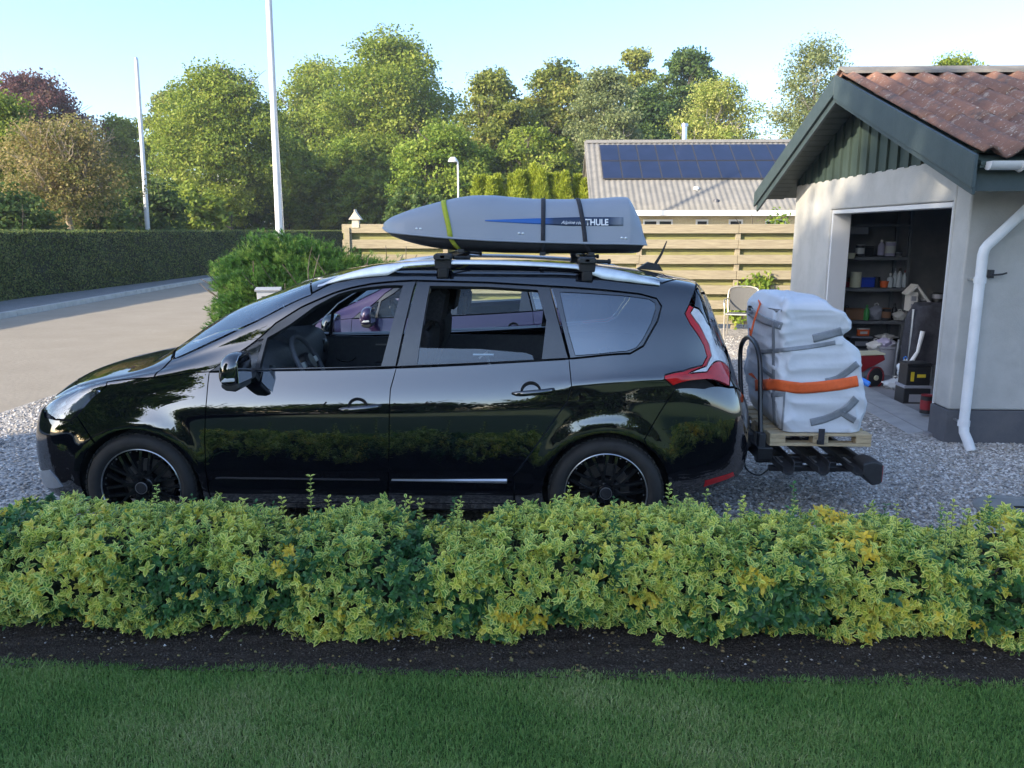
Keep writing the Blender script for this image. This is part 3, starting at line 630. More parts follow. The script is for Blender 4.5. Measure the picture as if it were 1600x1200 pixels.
for (x0, y0), (x1, y1) in zip(kp, kp[1:]):
    L = math.hypot(x1 - x0, y1 - y0); nn = int(L / 1.0)
    for i in range(nn):
        a = i / nn; b = (i + .985) / nn; px, py = x0 + (x1 - x0) * a, y0 + (y1 - y0) * a; qx, qy = x0 + (x1 - x0) * b, y0 + (y1 - y0) * b
        kerb.add([(px - .12, py, -.02), (px + .03, py, -.02), (qx + .03, qy, -.02), (qx - .12, qy, -.02), (px - .12, py, .112), (px + .01, py, .112), (qx + .01, qy, .112), (qx - .12, qy, .112)], [(0, 3, 2, 1), (4, 5, 6, 7), (0, 1, 5, 4), (1, 2, 6, 5), (2, 3, 7, 6), (3, 0, 4, 7)])
ko = kerb.build('kerb', mat('kerb_stone', (.46, .45, .42), (.36, .35, .33), 4, rough=.9, bump=.3)); ko['kind'] = 'structure'

# loose stones lying on the drive: nobody could count them
def stones(name, x0, x1, y0, y1, n, s0, s1, m, z=.006, keep=None):
    V0 = np.array([(1, 0, 0), (-1, 0, 0), (0, 1, 0), (0, -1, 0), (0, 0, 1), (0, 0, -1)], float); F0 = np.array([(0, 2, 4), (2, 1, 4), (1, 3, 4), (3, 0, 4), (2, 0, 5), (1, 2, 5), (3, 1, 5), (0, 3, 5)])
    c = np.stack([rng.uniform(x0, x1, n), rng.uniform(y0, y1, n), np.full(n, z)], 1)
    if keep is not None: c = c[keep(c)]
    n = len(c); s = rng.uniform(s0, s1, n)**1.0; a = rng.uniform(0, pi, n)
    v = V0[None] * (s[:, None] * rng.uniform(.6, 1.3, (n, 3)))[:, None, :] * np.array([1, 1, .55]); v = v + rng.normal(0, .18, v.shape) * s[:, None, None]
    ca, sa = np.cos(a)[:, None], np.sin(a)[:, None]; x = v[..., 0] * ca - v[..., 1] * sa; y = v[..., 0] * sa + v[..., 1] * ca
    v = np.stack([x, y, v[..., 2]], -1) + c[:, None]; Fq = F0[None] + (np.arange(n) * 6)[:, None, None]
    o = arrays(name, v.reshape(-1, 3), Fq.reshape(-1, 3), m, shade=np.repeat(rng.random(n), 6)); o['kind'] = 'stuff'; return o
stone_m = leafmat('pebbles', [(.14, .135, .13), (.31, .30, .285), (.46, .44, .42), (.38, .33, .27), (.60, .58, .56), (.76, .75, .73)], transl=0, rough=.75)
tag(stones('gravel', .9, 7.5, 4.1, 6.9, 52000, .008, .017, stone_m), None, None, None, 'stuff')['label'] = 'loose grey gravel stones on the drive'
g2 = stones('gravel', -5.5, 4.5, 4.2, 14, 42000, .010, .019, stone_m, keep=lambda c: ~((c[:, 0] > .9) & (c[:, 1] < 6.9)) & ~((c[:, 0] > 3.3) & (c[:, 1] > 6.7) & (c[:, 1] < 11.6)) & ((c[:, 0] < -2) | (c[:, 0] > .6))); g2['label'] = 'loose gravel stones beyond the black car'
cl_ = stones('soil_clods', -3.4, 3.6, 2.98, 4.15, 26000, .002, .007, leafmat('clods', [(.022, .017, .013), (.045, .036, .029), (.07, .057, .046), (.11, .095, .08)], transl=0, rough=1), z=.026, keep=lambda c: np.abs(c[:, 1] - 3.4) < .42 + 0 * c[:, 0]); cl_['label'] = 'crumbs of bare soil under the variegated hedge'
lt_ = stones('leaf_litter', -3.4, 3.6, 3.02, 3.6, 700, .004, .011, leafmat('litter', [(.12, .08, .04), (.22, .16, .07), (.30, .24, .10), (.10, .12, .05)], transl=0, rough=1), z=.030); lt_['label'] = 'dead leaves and twig scraps scattered on the soil strip'
sp_ = stones('soil_pebbles', -5, 5, 3.12, 3.55, 500, .003, .008, stone_m, z=.022); sp_['label'] = 'small pebbles scattered on the bare soil strip'
# lawn grass
def grass(n, x0, x1, y0, y1, h0, h1, m, name='grass'):
    c = np.stack([rng.uniform(x0, x1, n), rng.uniform(y0, y1, n), np.zeros(n)], 1)
    edge = 3.035 + .012 * np.sin(c[:, 0] * 5) + .008 * np.sin(c[:, 0] * 13) + .006 * np.sin(c[:, 0] * 47) + .014 * rng.normal(size=n); c = c[c[:, 1] < edge]; n = len(c)
    nz = np.sin(c[:, 0] * 3.1 + 1.3 * np.sin(c[:, 1] * 4)) * np.sin(c[:, 1] * 5.3 + np.sin(c[:, 0] * 2.2)) + .6 * np.sin(c[:, 0] * 9 + c[:, 1] * 11) * np.sin(c[:, 0] * 5 - c[:, 1] * 13)
    h = rng.uniform(h0, h1, n) * (1 + .18 * nz); a = rng.uniform(0, 2 * pi, n); d = np.stack([np.cos(a), np.sin(a), 0 * a], 1); sd = np.stack([-np.sin(a), np.cos(a), 0 * a], 1)
    ln = rng.uniform(.2, 1.0, n); wv = rng.uniform(.0008, .0016, n)[:, None]
    p1 = c + d * (h * ln * .35)[:, None] + np.array([0, 0, 1]) * (h * .6)[:, None]; p2 = c + d * (h * ln)[:, None] + np.array([0, 0, 1]) * (h * (1 - .3 * ln))[:, None]
    v = np.stack([c - sd * wv, c + sd * wv, p1 + sd * wv * .8, p1 - sd * wv * .8, p2], 1).reshape(-1, 3); b = (np.arange(n) * 5)[:, None]
    Fq = np.concatenate([b + [0, 1, 2], b + [0, 2, 3], b + [3, 2, 4]], 0)
    sh = np.clip(.44 + .13 * nz + .22 * np.clip(np.sin(c[:, 0] * 2.3 + 4) * np.sin(c[:, 1] * 3.7 + c[:, 0]), 0, 1) + rng.normal(0, .16, n), 0, 1)
    o = arrays(name, v, Fq, m, shade=np.repeat(sh, 5)); return tag(o, 'short mown green lawn grass in the foreground', 'grass', None, 'stuff')
gm = leafmat('grass_blades', [(.075, .17, .04), (.12, .25, .055), (.18, .33, .075), (.30, .39, .13), (.50, .50, .26)], transl=.25, rough=.6)
grass(430000, -3.2, 3.2, 1.8, 3.14, .016, .034, gm)

# ================================================================ FOLIAGE
def quads(c, size, nrm, m, name, parent=None, shade=None, asp=1.0, bend=.25):
    """one small folded leaf per centre"""
    n = len(c); r = rng.normal(size=(n, 3)); nrm = unit(nrm); u = unit(np.cross(nrm, r)); v = np.cross(nrm, u); s = size[:, None] if np.ndim(size) else size
    p0 = c - u * s * .5; p1 = c + v * s * .32 * asp + nrm * s * bend * .2; p2 = c + u * s * .5 - nrm * s * bend * .3; p3 = c - v * s * .32 * asp + nrm * s * bend * .2
    V = np.stack([p0, p1, p2, p3], 1).reshape(-1, 3); b = (np.arange(n) * 4)[:, None]
    Fq = np.concatenate([b + [0, 1, 2], b + [0, 2, 3]], 0)
    return arrays(name, V, Fq, m, parent, shade=np.repeat(shade if shade is not None else rng.random(n), 4))
def crown_pts(lobes, n, clump=.55, per=26, hollow=.55):
    """leaf centres gathered in clumps near the surface of several ellipsoid lobes: (cx,cy,cz,rx,ry,rz)"""
    L = np.array(lobes, float); vol = L[:, 3] * L[:, 4] + L[:, 4] * L[:, 5]; vol = vol / vol.sum(); nc = max(8, n // per)
    k = rng.choice(len(L), nc, p=vol); d = unit(rng.normal(size=(nc, 3))); d[:, 2] = np.where(d[:, 2] < -.5, -d[:, 2] * .6, d[:, 2]); rad = hollow + (1.06 - hollow) * rng.random(nc)**.45
    cc = L[k, :3] + d * L[k, 3:] * rad[:, None]; j = rng.integers(0, nc, n); cs = clump * rng.uniform(.5, 1.35, nc)
    q = rng.normal(size=(n, 3)) * np.array([1, 1, .55]); q = q / (1 + .5 * np.linalg.norm(q, axis=1, keepdims=True)); pos = cc[j] + q * cs[j][:, None]
    nr = unit(d[j] * .5 + rng.normal(size=(n, 3)) * .75 + np.array([0, 0, .55])); tone = np.clip(.5 + .24 * rng.normal(size=nc)[j] + .10 * rng.normal(size=n), 0, 1)
    return pos, nr, tone, cc
bark = mat('bark', (.07, .055, .042), (.14, .12, .10), 9, rough=.95, bump=.6, bscale=30, stretch=(1, 1, .3))
bark_pale = mat('pale_bark', (.30, .28, .25), (.16, .15, .13), 12, rough=.9, bump=.4, bscale=30)
G = {'mid': leafmat('leaves_mid', [(.09, .15, .020), (.19, .27, .032), (.29, .36, .05), (.38, .41, .08)]),
     'olive': leafmat('leaves_olive', [(.11, .15, .028), (.20, .25, .045), (.30, .33, .07), (.40, .38, .10)]),
     'bright': leafmat('leaves_bright', [(.10, .18, .020), (.19, .29, .035), (.29, .38, .055), (.38, .42, .08)]),
     'dark': leafmat('leaves_dark', [(.04, .085, .022), (.075, .14, .034), (.12, .19, .046), (.18, .24, .06)]),
     'purple': leafmat('leaves_copper', [(.07, .028, .035), (.13, .052, .058), (.20, .085, .085), (.18, .12, .08)]),
     'yellow': leafmat('leaves_yellow_green', [(.20, .27, .05), (.32, .38, .08), (.44, .46, .13), (.50, .49, .18)]),
     'tan': leafmat('leaves_tan', [(.13, .15, .035), (.23, .23, .06), (.33, .27, .10), (.46, .35, .17)]),
     'silver': leafmat('leaves_silver', [(.13, .17, .07), (.21, .26, .10), (.30, .34, .15), (.38, .40, .20)])}
def limbs(mb, p, d, L, r, depth, up=.25):
    if depth == 0 or r < .008: return
    n = 4; pts = [p]; q = Vector(p); dd = Vector(d).normalized(); rr = [r]
    for i in range(n):
        dd = (dd + Vector((random.uniform(-.18, .18), random.uniform(-.18, .18), random.uniform(-.05, .16) * up * 3))).normalized(); q = q + dd * (L / n); pts.append(q.copy()); rr.append(r * (1 - .45 * (i + 1) / n))
    mb.tube(pts, rr, 6 if depth > 1 else 4, cap=False)
    for k in range(3 if depth > 1 else 2):
        a = random.uniform(0, 2 * pi); sp = Vector((cos(a), sin(a), random.uniform(.1, .7))); i = random.randint(2, n)
        limbs(mb, pts[i], (dd * .8 + sp * .75), L * random.uniform(.55, .8), rr[i] * .68, depth - 1, up)
def tree(name, label, px, half, ptop, Y, pbot, kind, n=14000, leaf=.26, shape=1.0, clump=.6, trunk_m=None, lobes_n=13, cat='tree', group=None, depth=None, branch=0, hollow=.55, tr=None):
    """px centre / half width / top in the photo at distance Y give the real size"""
    top = at(px, ptop, Y=Y); cx = top.x; ht = top.z; rx = half * Y / F * 1.0; zb = max(.25, at(px, pbot, Y=Y).z)
    t = thing(name, label, cat, (cx, Y, 0), group=group); ry = (depth or rx * .9); hc = (ht - zb); lob = []
    for i in range(lobes_n):
        f = (i + .5) / lobes_n; zz = zb + hc * (f ** .9) * .93; wr = math.sin(pi * min(.97, max(.10, .18 + .80 * f)))**.55 * shape if shape >= .9 else (1 - f * .9)
        a = i * 2.4 + px * .1; rr = rx * wr; lr = max(.22 * rx, rr * random.uniform(.42, .62)); off = max(0, rr - lr * .95)
        zz = min(zz, ht - lr * .62)
        lob.append((cos(a) * off * random.uniform(.85, 1.12), sin(a) * off * ry / rx, zz, lr * random.uniform(.8, 1.1), lr * ry / rx, lr * random.uniform(.55, .85)))
    lob.append((0, 0, ht - rx * .32, rx * .38, rx * .38, rx * .32))
    n = int(n * 1.75); leaf = leaf * .68
    pos, nr, tone, cc = crown_pts(lob, n, clump=clump, hollow=hollow, per=60)
    mb = MB(); r0 = tr or max(.09, rx * .07); h1 = zb + hc * .45
    pts = [(0, 0, -.1), (.02 * rx, 0, h1 * .35), (-.03 * rx, .02, h1 * .7), (.02, 0, h1), (0, 0, zb + hc * .8)]; mb.tube(smooth_path(pts, 3), [r0 * (1.25 - 1.1 * i / 12) for i in range(13)], 8)
    for k in range(9 + branch):
        z = zb + hc * random.uniform(.05, .6); a = random.uniform(0, 2 * pi); limbs(mb, Vector((0, 0, z)), Vector((cos(a), sin(a), .6)), rx * .52, r0 * .42, 3)
    mb.build('trunk', trunk_m or bark, t, smooth=True)
    o = quads(pos, leaf * rng.uniform(.6, 1.25, len(pos)), nr, G[kind], 'crown', t, tone)
    return t
far = 'trees beyond the street and gardens'
T_ = tree
T_('broadleaf_tree', 'tall rounded light green tree, the highest crown left of centre', 606, 112, 50, 66, 352, 'mid', 42000, .40, lobes_n=24, clump=1.1, group=far)
T_('broadleaf_tree', 'broad green tree between the tall flagpole and the highest crown', 498, 88, 96, 72, 352, 'mid', 28000, .42, lobes_n=18, clump=1.1, group=far)
T_('broadleaf_tree', 'dense bushy green tree just left of the tall flagpole', 338, 108, 104, 52, 338, 'mid', 38000, .30, lobes_n=22, clump=.8, group=far)
T_('copper_beech', 'dark red leaved tree at the left edge of the picture', 45, 96, 116, 56, 300, 'purple', 26000, .32, group=far, lobes_n=16)
T_('leafy_tree', 'dark green tree at the left edge in front of the red leaved tree', -8, 66, 150, 30, 330, 'mid', 14000, .20, group=far)
T_('dying_tree', 'thin yellow brown tree with bare twigs standing behind the clipped hedge', 92, 100, 182, 27, 350, 'tan', 13000, .15, lobes_n=14, clump=.5, trunk_m=mat('bleached_bark', (.42, .34, .24), (.30, .24, .18), 12, rough=.95), group=far, branch=26, hollow=.2, tr=.13)
T_('leafy_tree', 'small distant green tree between the red leaved tree and the short flagpole', 185, 52, 184, 60, 330, 'mid', 12000, .34, group=far)
T_('broadleaf_tree', 'distant yellowish green tree peeping behind the short flagpole', 262, 52, 140, 70, 330, 'olive', 11000, .4, group=far)
T_('broadleaf_tree', 'round olive green tree right of the highest crown', 772, 70, 112, 56, 338, 'olive', 24000, .36, group=far, lobes_n=18)
T_('broadleaf_tree', 'olive green tree behind the row of conifers', 872, 76, 98, 60, 338, 'olive', 26000, .38, group=far, lobes_n=18)
T_('birch_tree', 'pale feathery tree with a thin white stem left of the panelled roof', 945, 62, 106, 54, 338, 'silver', 20000, .28, trunk_m=bark_pale, group=far, lobes_n=16)
T_('broadleaf_tree', 'brown tinted tree top rising behind the pale feathery tree', 995, 48, 79, 70, 320, 'olive', 14000, .42, group=far)
T_('broadleaf_tree', 'dark green tree behind the metal chimney', 1078, 76, 79, 66, 320, 'dark', 26000, .40, group=far, lobes_n=18)
T_('broadleaf_tree', 'dark green tree behind the left end of the panelled roof', 1010, 60, 140, 62, 330, 'dark', 16000, .38, group=far)
T_('willow_tree', 'yellow green see-through tree right above the panelled roof', 1122, 78, 120, 46, 300, 'yellow', 13000, .22, clump=.6, trunk_m=bark_pale, group=far, hollow=.3, branch=8)
T_('birch_tree', 'airy grey green tree just left of the garage gable', 1280, 72, 60, 34, 330, 'silver', 17000, .16, trunk_m=bark_pale, group=far, hollow=.25, branch=10, lobes_n=16)
T_('broadleaf_tree', 'small tree top showing over the garage ridge', 1495, 45, 90, 44, 200, 'mid', 8000, .25, group=far)
T_('broadleaf_tree', 'low bright green tree behind the street lamp', 690, 85, 195, 50, 350, 'bright', 24000, .32, group=far)
T_('broadleaf_tree', 'low green tree filling the gap right of the tall flagpole', 440, 62, 200, 60, 352, 'bright', 20000, .36, group=far)
T_('broadleaf_tree', 'lower green tree under the highest crown', 560, 80, 215, 62, 352, 'bright', 22000, .36, group=far)
T_('broadleaf_tree', 'low green tree between the conifers and the olive green trees', 830, 80, 200, 52, 350, 'mid', 20000, .32, group=far)
def bush(label, px, half, ptop, Y, kind, n=5000, leaf=.16, group='shrubs behind the clipped hedge', name='shrub', clump=.3, m=None):
    top = at(px, ptop, Y=Y); rx = half * Y / F; h = top.z; t = thing(name, label, 'shrub', (top.x, Y, 0), group=group); lob = []
    for i in range(8):
        a = i * 2.4; r = rx * .5 * (.4 + .6 * random.random()); lob.append((cos(a) * r * 1.0, sin(a) * r * .8, h * random.uniform(.32, .62), rx * .55, rx * .5, h * .38))
    pos, nr, tone, cc = crown_pts(lob, n, clump=clump)
    pos = pos[pos[:, 2] > .03]; nr = nr[:len(pos)]; tone = tone[:len(pos)]
    mb = MB()
    for k in range(7): a = k * .9; limbs(mb, Vector((0, 0, -.05)), Vector((cos(a) * .5, sin(a) * .5, 1)), h * .6, .03, 2)
    mb.build('stem', bark, t); quads(pos, leaf * rng.uniform(.6, 1.2, len(pos)), nr, G[kind] if m is None else m, 'foliage', t, tone); return t
bush('dark shrub at the left edge behind the clipped hedge', 10, 80, 282, 24, 'dark', 11000)
bush('dark green shrub under the thin yellow brown tree', 130, 75, 268, 30, 'dark', 11000, .19)
bush('glossy green shrub below the short flagpole', 215, 66, 260, 36, 'dark', 12000, .22)
bush('mid green shrub right of the short flagpole', 285, 66, 285, 42, 'mid', 11000, .26)
bush('dark low shrub left of the tall flagpole', 385, 66, 290, 56, 'dark', 11000, .32)
bush('light green shrub just behind the juniper', 470, 62, 296, 62, 'bright', 10000, .36, group='shrubs behind the garden')
bush('green shrub behind the left end of the fence', 560, 70, 290, 60, 'mid', 10000, .34, group='shrubs behind the garden')
bush('green shrub under the highest tree', 650, 65, 280, 48, 'dark', 10000, .28, group='shrubs behind the garden')
bush('small leafy plant behind the right end of the fence', 1222, 26, 325, 16.6, 'bright', 2600, .09, group='shrubs behind the garden')
# clipped hedge across the street
hp_ = [(-13.65, 2.0), (-13.6, 19.4), (-13.25, 33.3), (-12.9, 45), (-12.2, 54), (-8, 60)]; ht = 1.835
def hedge_pts(P, h, wd, n):
    seg = [math.hypot(b[0] - a[0], b[1] - a[1]) for a, b in zip(P, P[1:])]; Ls = np.array(seg); near = np.array([1 / (1 + .5 * (a[1] + b[1])) for a, b in zip(P, P[1:])]); w_ = Ls * near; k = rng.choice(len(seg), n, p=w_ / w_.sum())
    u = rng.random(n)**1.25; A_ = np.array(P[:-1])[k]; B_ = np.array(P[1:])[k]; d = unit(B_ - A_); nn = np.stack([d[:, 1], -d[:, 0]], 1); p2 = A_ + (B_ - A_) * u[:, None]
    face = rng.random(n) < .78; z = np.where(face, rng.random(n) * h, h); o = np.where(face, 0, -rng.random(n) * wd)
    bul = .03 * np.sin(p2[:, 1] * 1.7) + .02 * np.sin(z * 5 + p2[:, 1] * 3); j = rng.normal(size=n) * .022
    q = p2 + nn * (o + bul * face + j * face)[:, None]; pos = np.concatenate([q, (z + (~face) * (rng.normal(size=n) * .018))[:, None]], 1)
    nr = np.where(face[:, None], np.concatenate([nn, np.zeros((n, 1))], 1), np.array([0, 0, 1.])) + rng.normal(size=(n, 3)) * .55
    return pos, nr
hm = leafmat('hedge_leaves', [(.065, .10, .036), (.11, .165, .048), (.16, .22, .062), (.30, .30, .09)], rough=.5)
th = thing('clipped_hedge', 'long dark green clipped hedge across the street', 'hedge', (-13.6, 19, 0))
pos, nr = hedge_pts(hp_, ht, 1.0, 110000); pos = pos - np.array([-13.6, 19, 0]); quads(pos, .055 * rng.uniform(.7, 1.5, len(pos)), nr, hm, 'foliage', th)
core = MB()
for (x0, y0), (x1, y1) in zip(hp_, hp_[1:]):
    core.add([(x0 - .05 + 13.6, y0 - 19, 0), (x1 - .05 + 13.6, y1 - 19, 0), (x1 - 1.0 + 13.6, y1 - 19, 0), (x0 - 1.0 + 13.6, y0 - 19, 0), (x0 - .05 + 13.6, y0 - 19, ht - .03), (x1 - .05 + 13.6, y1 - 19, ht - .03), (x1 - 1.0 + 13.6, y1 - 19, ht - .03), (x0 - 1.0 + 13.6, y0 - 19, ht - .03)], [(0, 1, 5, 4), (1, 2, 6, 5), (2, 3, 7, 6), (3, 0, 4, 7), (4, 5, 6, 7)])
core.build('shade_core', mat('hedge_core', (.010, .018, .008), (.02, .03, .012), 8, rough=1), th)  # solid near-black block, its colour standing in for shade behind the leaves
# juniper: feathery sprays
def sprays(c, d, L, wd, m, name, parent, tone, k=5):
    n = len(c); d = unit(d); sd = unit(np.cross(d, rng.normal(size=(n, 3)))); up_ = np.cross(sd, d); VV = []; FF = []; SH = []
    for i in range(k):
        a = (i - (k - 1) / 2) * .42; base = c + d * (L * .12 * abs(i - 2))[:, None]; dir_ = unit(d * cos(a) + sd * sin(a) + up_ * .12 * rng.normal(size=(n, 1))); tip = base + dir_ * (L * (1 - .12 * abs(i - 2)))[:, None]; ww = (L * wd)[:, None]
        mid = (base + tip) / 2; VV.append(np.stack([base, mid + up_ * ww + sd * ww * .5, tip, mid - up_ * ww - sd * ww * .5], 1)); SH.append(tone)
    V_ = np.concatenate(VV, 0).reshape(-1, 3); b = (np.arange(n * k) * 4)[:, None]
    return arrays(name, V_, np.concatenate([b + [0, 1, 2], b + [0, 2, 3]], 0), m, parent, shade=np.repeat(np.concatenate(SH), 4))
jm = leafmat('juniper_needles', [(.022, .07, .018), (.05, .14, .028), (.10, .22, .04), (.20, .31, .065)], rough=.6)
tj = thing('juniper', 'wide feathery green juniper bush at the corner of the drive', 'shrub', (-4.55, 14.2, 0)); lob = [(3.2, .3, .75, .6, .5, .45), (-1.1, -.2, .25, .6, .5, .4), (-.9, .1, 1.0, .6, .5, .5), (-.55, .4, .9, .85, .7, .75), (-1.0, 0, .55, .7, .6, .55), (.3, .3, 1.0, .95, .8, .7), (1.2, .2, .85, .9, .8, .62), (2.1, .3, .8, .75, .7, .6), (-.6, -.4, .6, .7, .6, .6), (.8, -.3, .6, 1.0, .7, .6), (2.6, .4, .6, .6, .6, .5)]
lob = [(a * .62 - .15, b * .7, c * 1.0, d * .78, e * .8, f) for a, b, c, d, e, f in lob]
pos, nr, tone, cc = crown_pts(lob, 36000, clump=.19, per=60, hollow=.55)
dirn = unit(pos - np.array([.6, .2, .25])) * .8 + np.array([0, 0, .45]) + rng.normal(size=pos.shape) * .30
sprays(pos, dirn, rng.uniform(.05, .14, len(pos)), .05, jm, 'foliage', tj, tone)
mb = MB()
for k in range(26): a = k * 2.4; limbs(mb, Vector((.5 + .6 * cos(a), .2 + .2 * sin(a), 0)), Vector((cos(a), sin(a) * .6, .5)), 1.2, .03, 2)
mb.build('stem', bark, tj)
# conifers in a row
def thuja(px, ptop, k):
    Y = 26.5 + .2 * sin(k * 2.2); top = at(px, ptop, Y=Y); h = top.z; hw = .40 + .08 * sin(k * 1.7)
    t = thing('conifer', f'', 'conifer', (top.x, Y, 0), group='row of narrow yellow green conifers above the fence')
    n = 2600; z = rng.random(n)**.9; r = hw * np.minimum(1, (1 - z) * 1.75); a = rng.uniform(0, 2 * pi, n); rr = r * (.75 + .3 * rng.random(n)); pos = np.stack([np.cos(a) * rr, np.sin(a) * rr, .05 + z * (h - .1)], 1)
    d = np.stack([np.cos(a) * .5, np.sin(a) * .5, 1 + 0 * a], 1) + rng.normal(size=(n, 3)) * .2
    sprays(pos, d, rng.uniform(.12, .26, n), .10, G['thuja'], 'foliage', t, np.clip(rng.normal(.5, .25, n), 0, 1), k=3)
    MB().tube([(0, 0, -.05), (0, 0, h * .6), (0, 0, h * .93)], [.06, .04, .012], 6).build('trunk', bark, t); return t
G['thuja'] = leafmat('conifer_sprays', [(.16, .21, .02), (.28, .34, .035), (.38, .44, .055), (.46, .50, .08)], transl=.3)
tops = [(746, 279), (757, 277), (768, 281), (778, 276), (800, 276), (811, 270), (822, 271), (834, 259), (846, 268), (857, 276), (869, 275), (883, 272), (903, 277), (915, 283)]
dsc = ['leftmost of the narrow conifers above the roof box', 'second narrow conifer from the street lamp', 'third narrow conifer from the street lamp', 'narrow conifer just left of the gap in the conifer row', 'narrow conifer just right of the gap in the conifer row', 'narrow conifer second left of the tallest one', 'narrow conifer touching the tallest one on its left', 'tallest narrow conifer, in the middle of the row', 'narrow conifer touching the tallest one on its right', 'narrow conifer second right of the tallest one', 'narrow conifer fifth from the panelled house', 'pointed conifer third from the panelled house', 'narrow conifer second from the panelled house', 'narrow conifer nearest to the panelled house']
for k, ((a, b), d_) in enumerate(zip(tops, dsc)): thuja(a, b, k)['label'] = d_
# trees and hedge behind the photographer: they shade the drive and mirror in the paint
def back_tree(label, x, y, h, rx, kind='mid', n=16000, zb=1.0, name='garden_tree', leaf=.34):
    t = thing(name, label, 'tree', (x, y, 0), group='trees behind the viewer'); lob = []; N = 16
    for i in range(N):
        f = (i + .5) / N; zz = zb + (h - zb) * f * .93; wr = sin(pi * min(.95, .2 + .75 * f))**.5; a = i * 2.4; lr = rx * wr * .55; off = max(0, rx * wr - lr)
        lob.append((cos(a) * off, sin(a) * off, zz, lr, lr, lr * .85))
    pos, nr, tone, cc = crown_pts(lob, n, clump=.8, hollow=.2); mb = MB(); mb.tube([(0, 0, -.1), (0, 0, h * .5), (0, 0, h * .85)], [.3, .22, .06], 8)
    for k in range(10): a = k * 2.4; limbs(mb, Vector((0, 0, h * .15 + k * h * .05)), Vector((cos(a), sin(a), .6)), rx * .6, .12, 2)
    mb.build('trunk', bark, t, smooth=True); quads(pos, leaf * rng.uniform(.6, 1.2, len(pos)), nr, G[kind], 'crown', t, tone); return t
sd_ = np.array([.80, .60]); pd_ = np.array([-.60, .80])      # sun travel direction on the ground, and across it
for k, (u, d, h, rx, lb) in enumerate([(5.5, 21, 12.9, 2.7, 'tall tree behind the viewer on the far left'), (3.0, 22, 15.2, 2.5, 'tall broad tree behind the viewer'), (.6, 21, 13.6, 1.9, 'tall tree behind the viewer nearer the house'), ]):
    p = pd_ * u + np.array([0., 4.5]) * 0 - sd_ * (d - 7); back_tree(lb, p[0], p[1], h, rx, zb=.6, n=26000)
for k, (x, h) in enumerate([(-22, 3.4), (-14, 2.8), (-6, 3.2), (2, 2.6), (10, 3.4), (18, 3.0)]):
    back_tree(['low tree far behind the viewer', 'low bushy tree far behind the viewer', 'round low tree far behind the viewer', 'squat tree far behind the viewer', 'wide low tree far behind the viewer', 'last low tree far behind the viewer'][k], x, -17 - (k % 2), h, 4.4, 'dark', n=9000, zb=.3, name='boundary_tree', leaf=.4)
# ================================================================ FRONT HEDGE (variegated)
def vleaves(name, c, nrm, dirn, L, m, parent, kind, edge, wid=.56):
    """pointed oval leaves with a midrib: 8 vertices each; 'rim' runs 0 on the midrib to 1 on the edge"""
    n = len(c); d = unit(dirn); nrm = unit(nrm - (nrm * d).sum(1, keepdims=True) * d); s = np.cross(d, nrm); L_ = L[:, None]; w = L_ * wid * .5
    cup = nrm * w * .45; P = lambda a, b, q: c + d * L_ * a + s * w * b + cup * q - nrm * L_ * .22 * a * a
    V = np.stack([P(0, 0, 0), P(.33, -.92, 1), P(.70, -.78, .8), P(1, 0, 0), P(.70, .78, .8), P(.33, .92, 1), P(.36, 0, 0), P(.70, 0, 0)], 1).reshape(-1, 3)
    b = (np.arange(n) * 8)[:, None]; T = [(0, 1, 6), (1, 2, 7), (1, 7, 6), (2, 3, 7), (3, 4, 7), (4, 5, 6), (4, 6, 7), (5, 0, 6)]
    Fq = np.concatenate([b + list(t) for t in T], 0); rim = np.tile([.7, 1, 1, 1, 1, 1, 0, 0], n)
    o = arrays(name, V, Fq, m, parent, shade=np.repeat(kind, 8), extra={'rim': rim, 'edge': np.repeat(edge, 8)}); o.data.shade_smooth(); return o
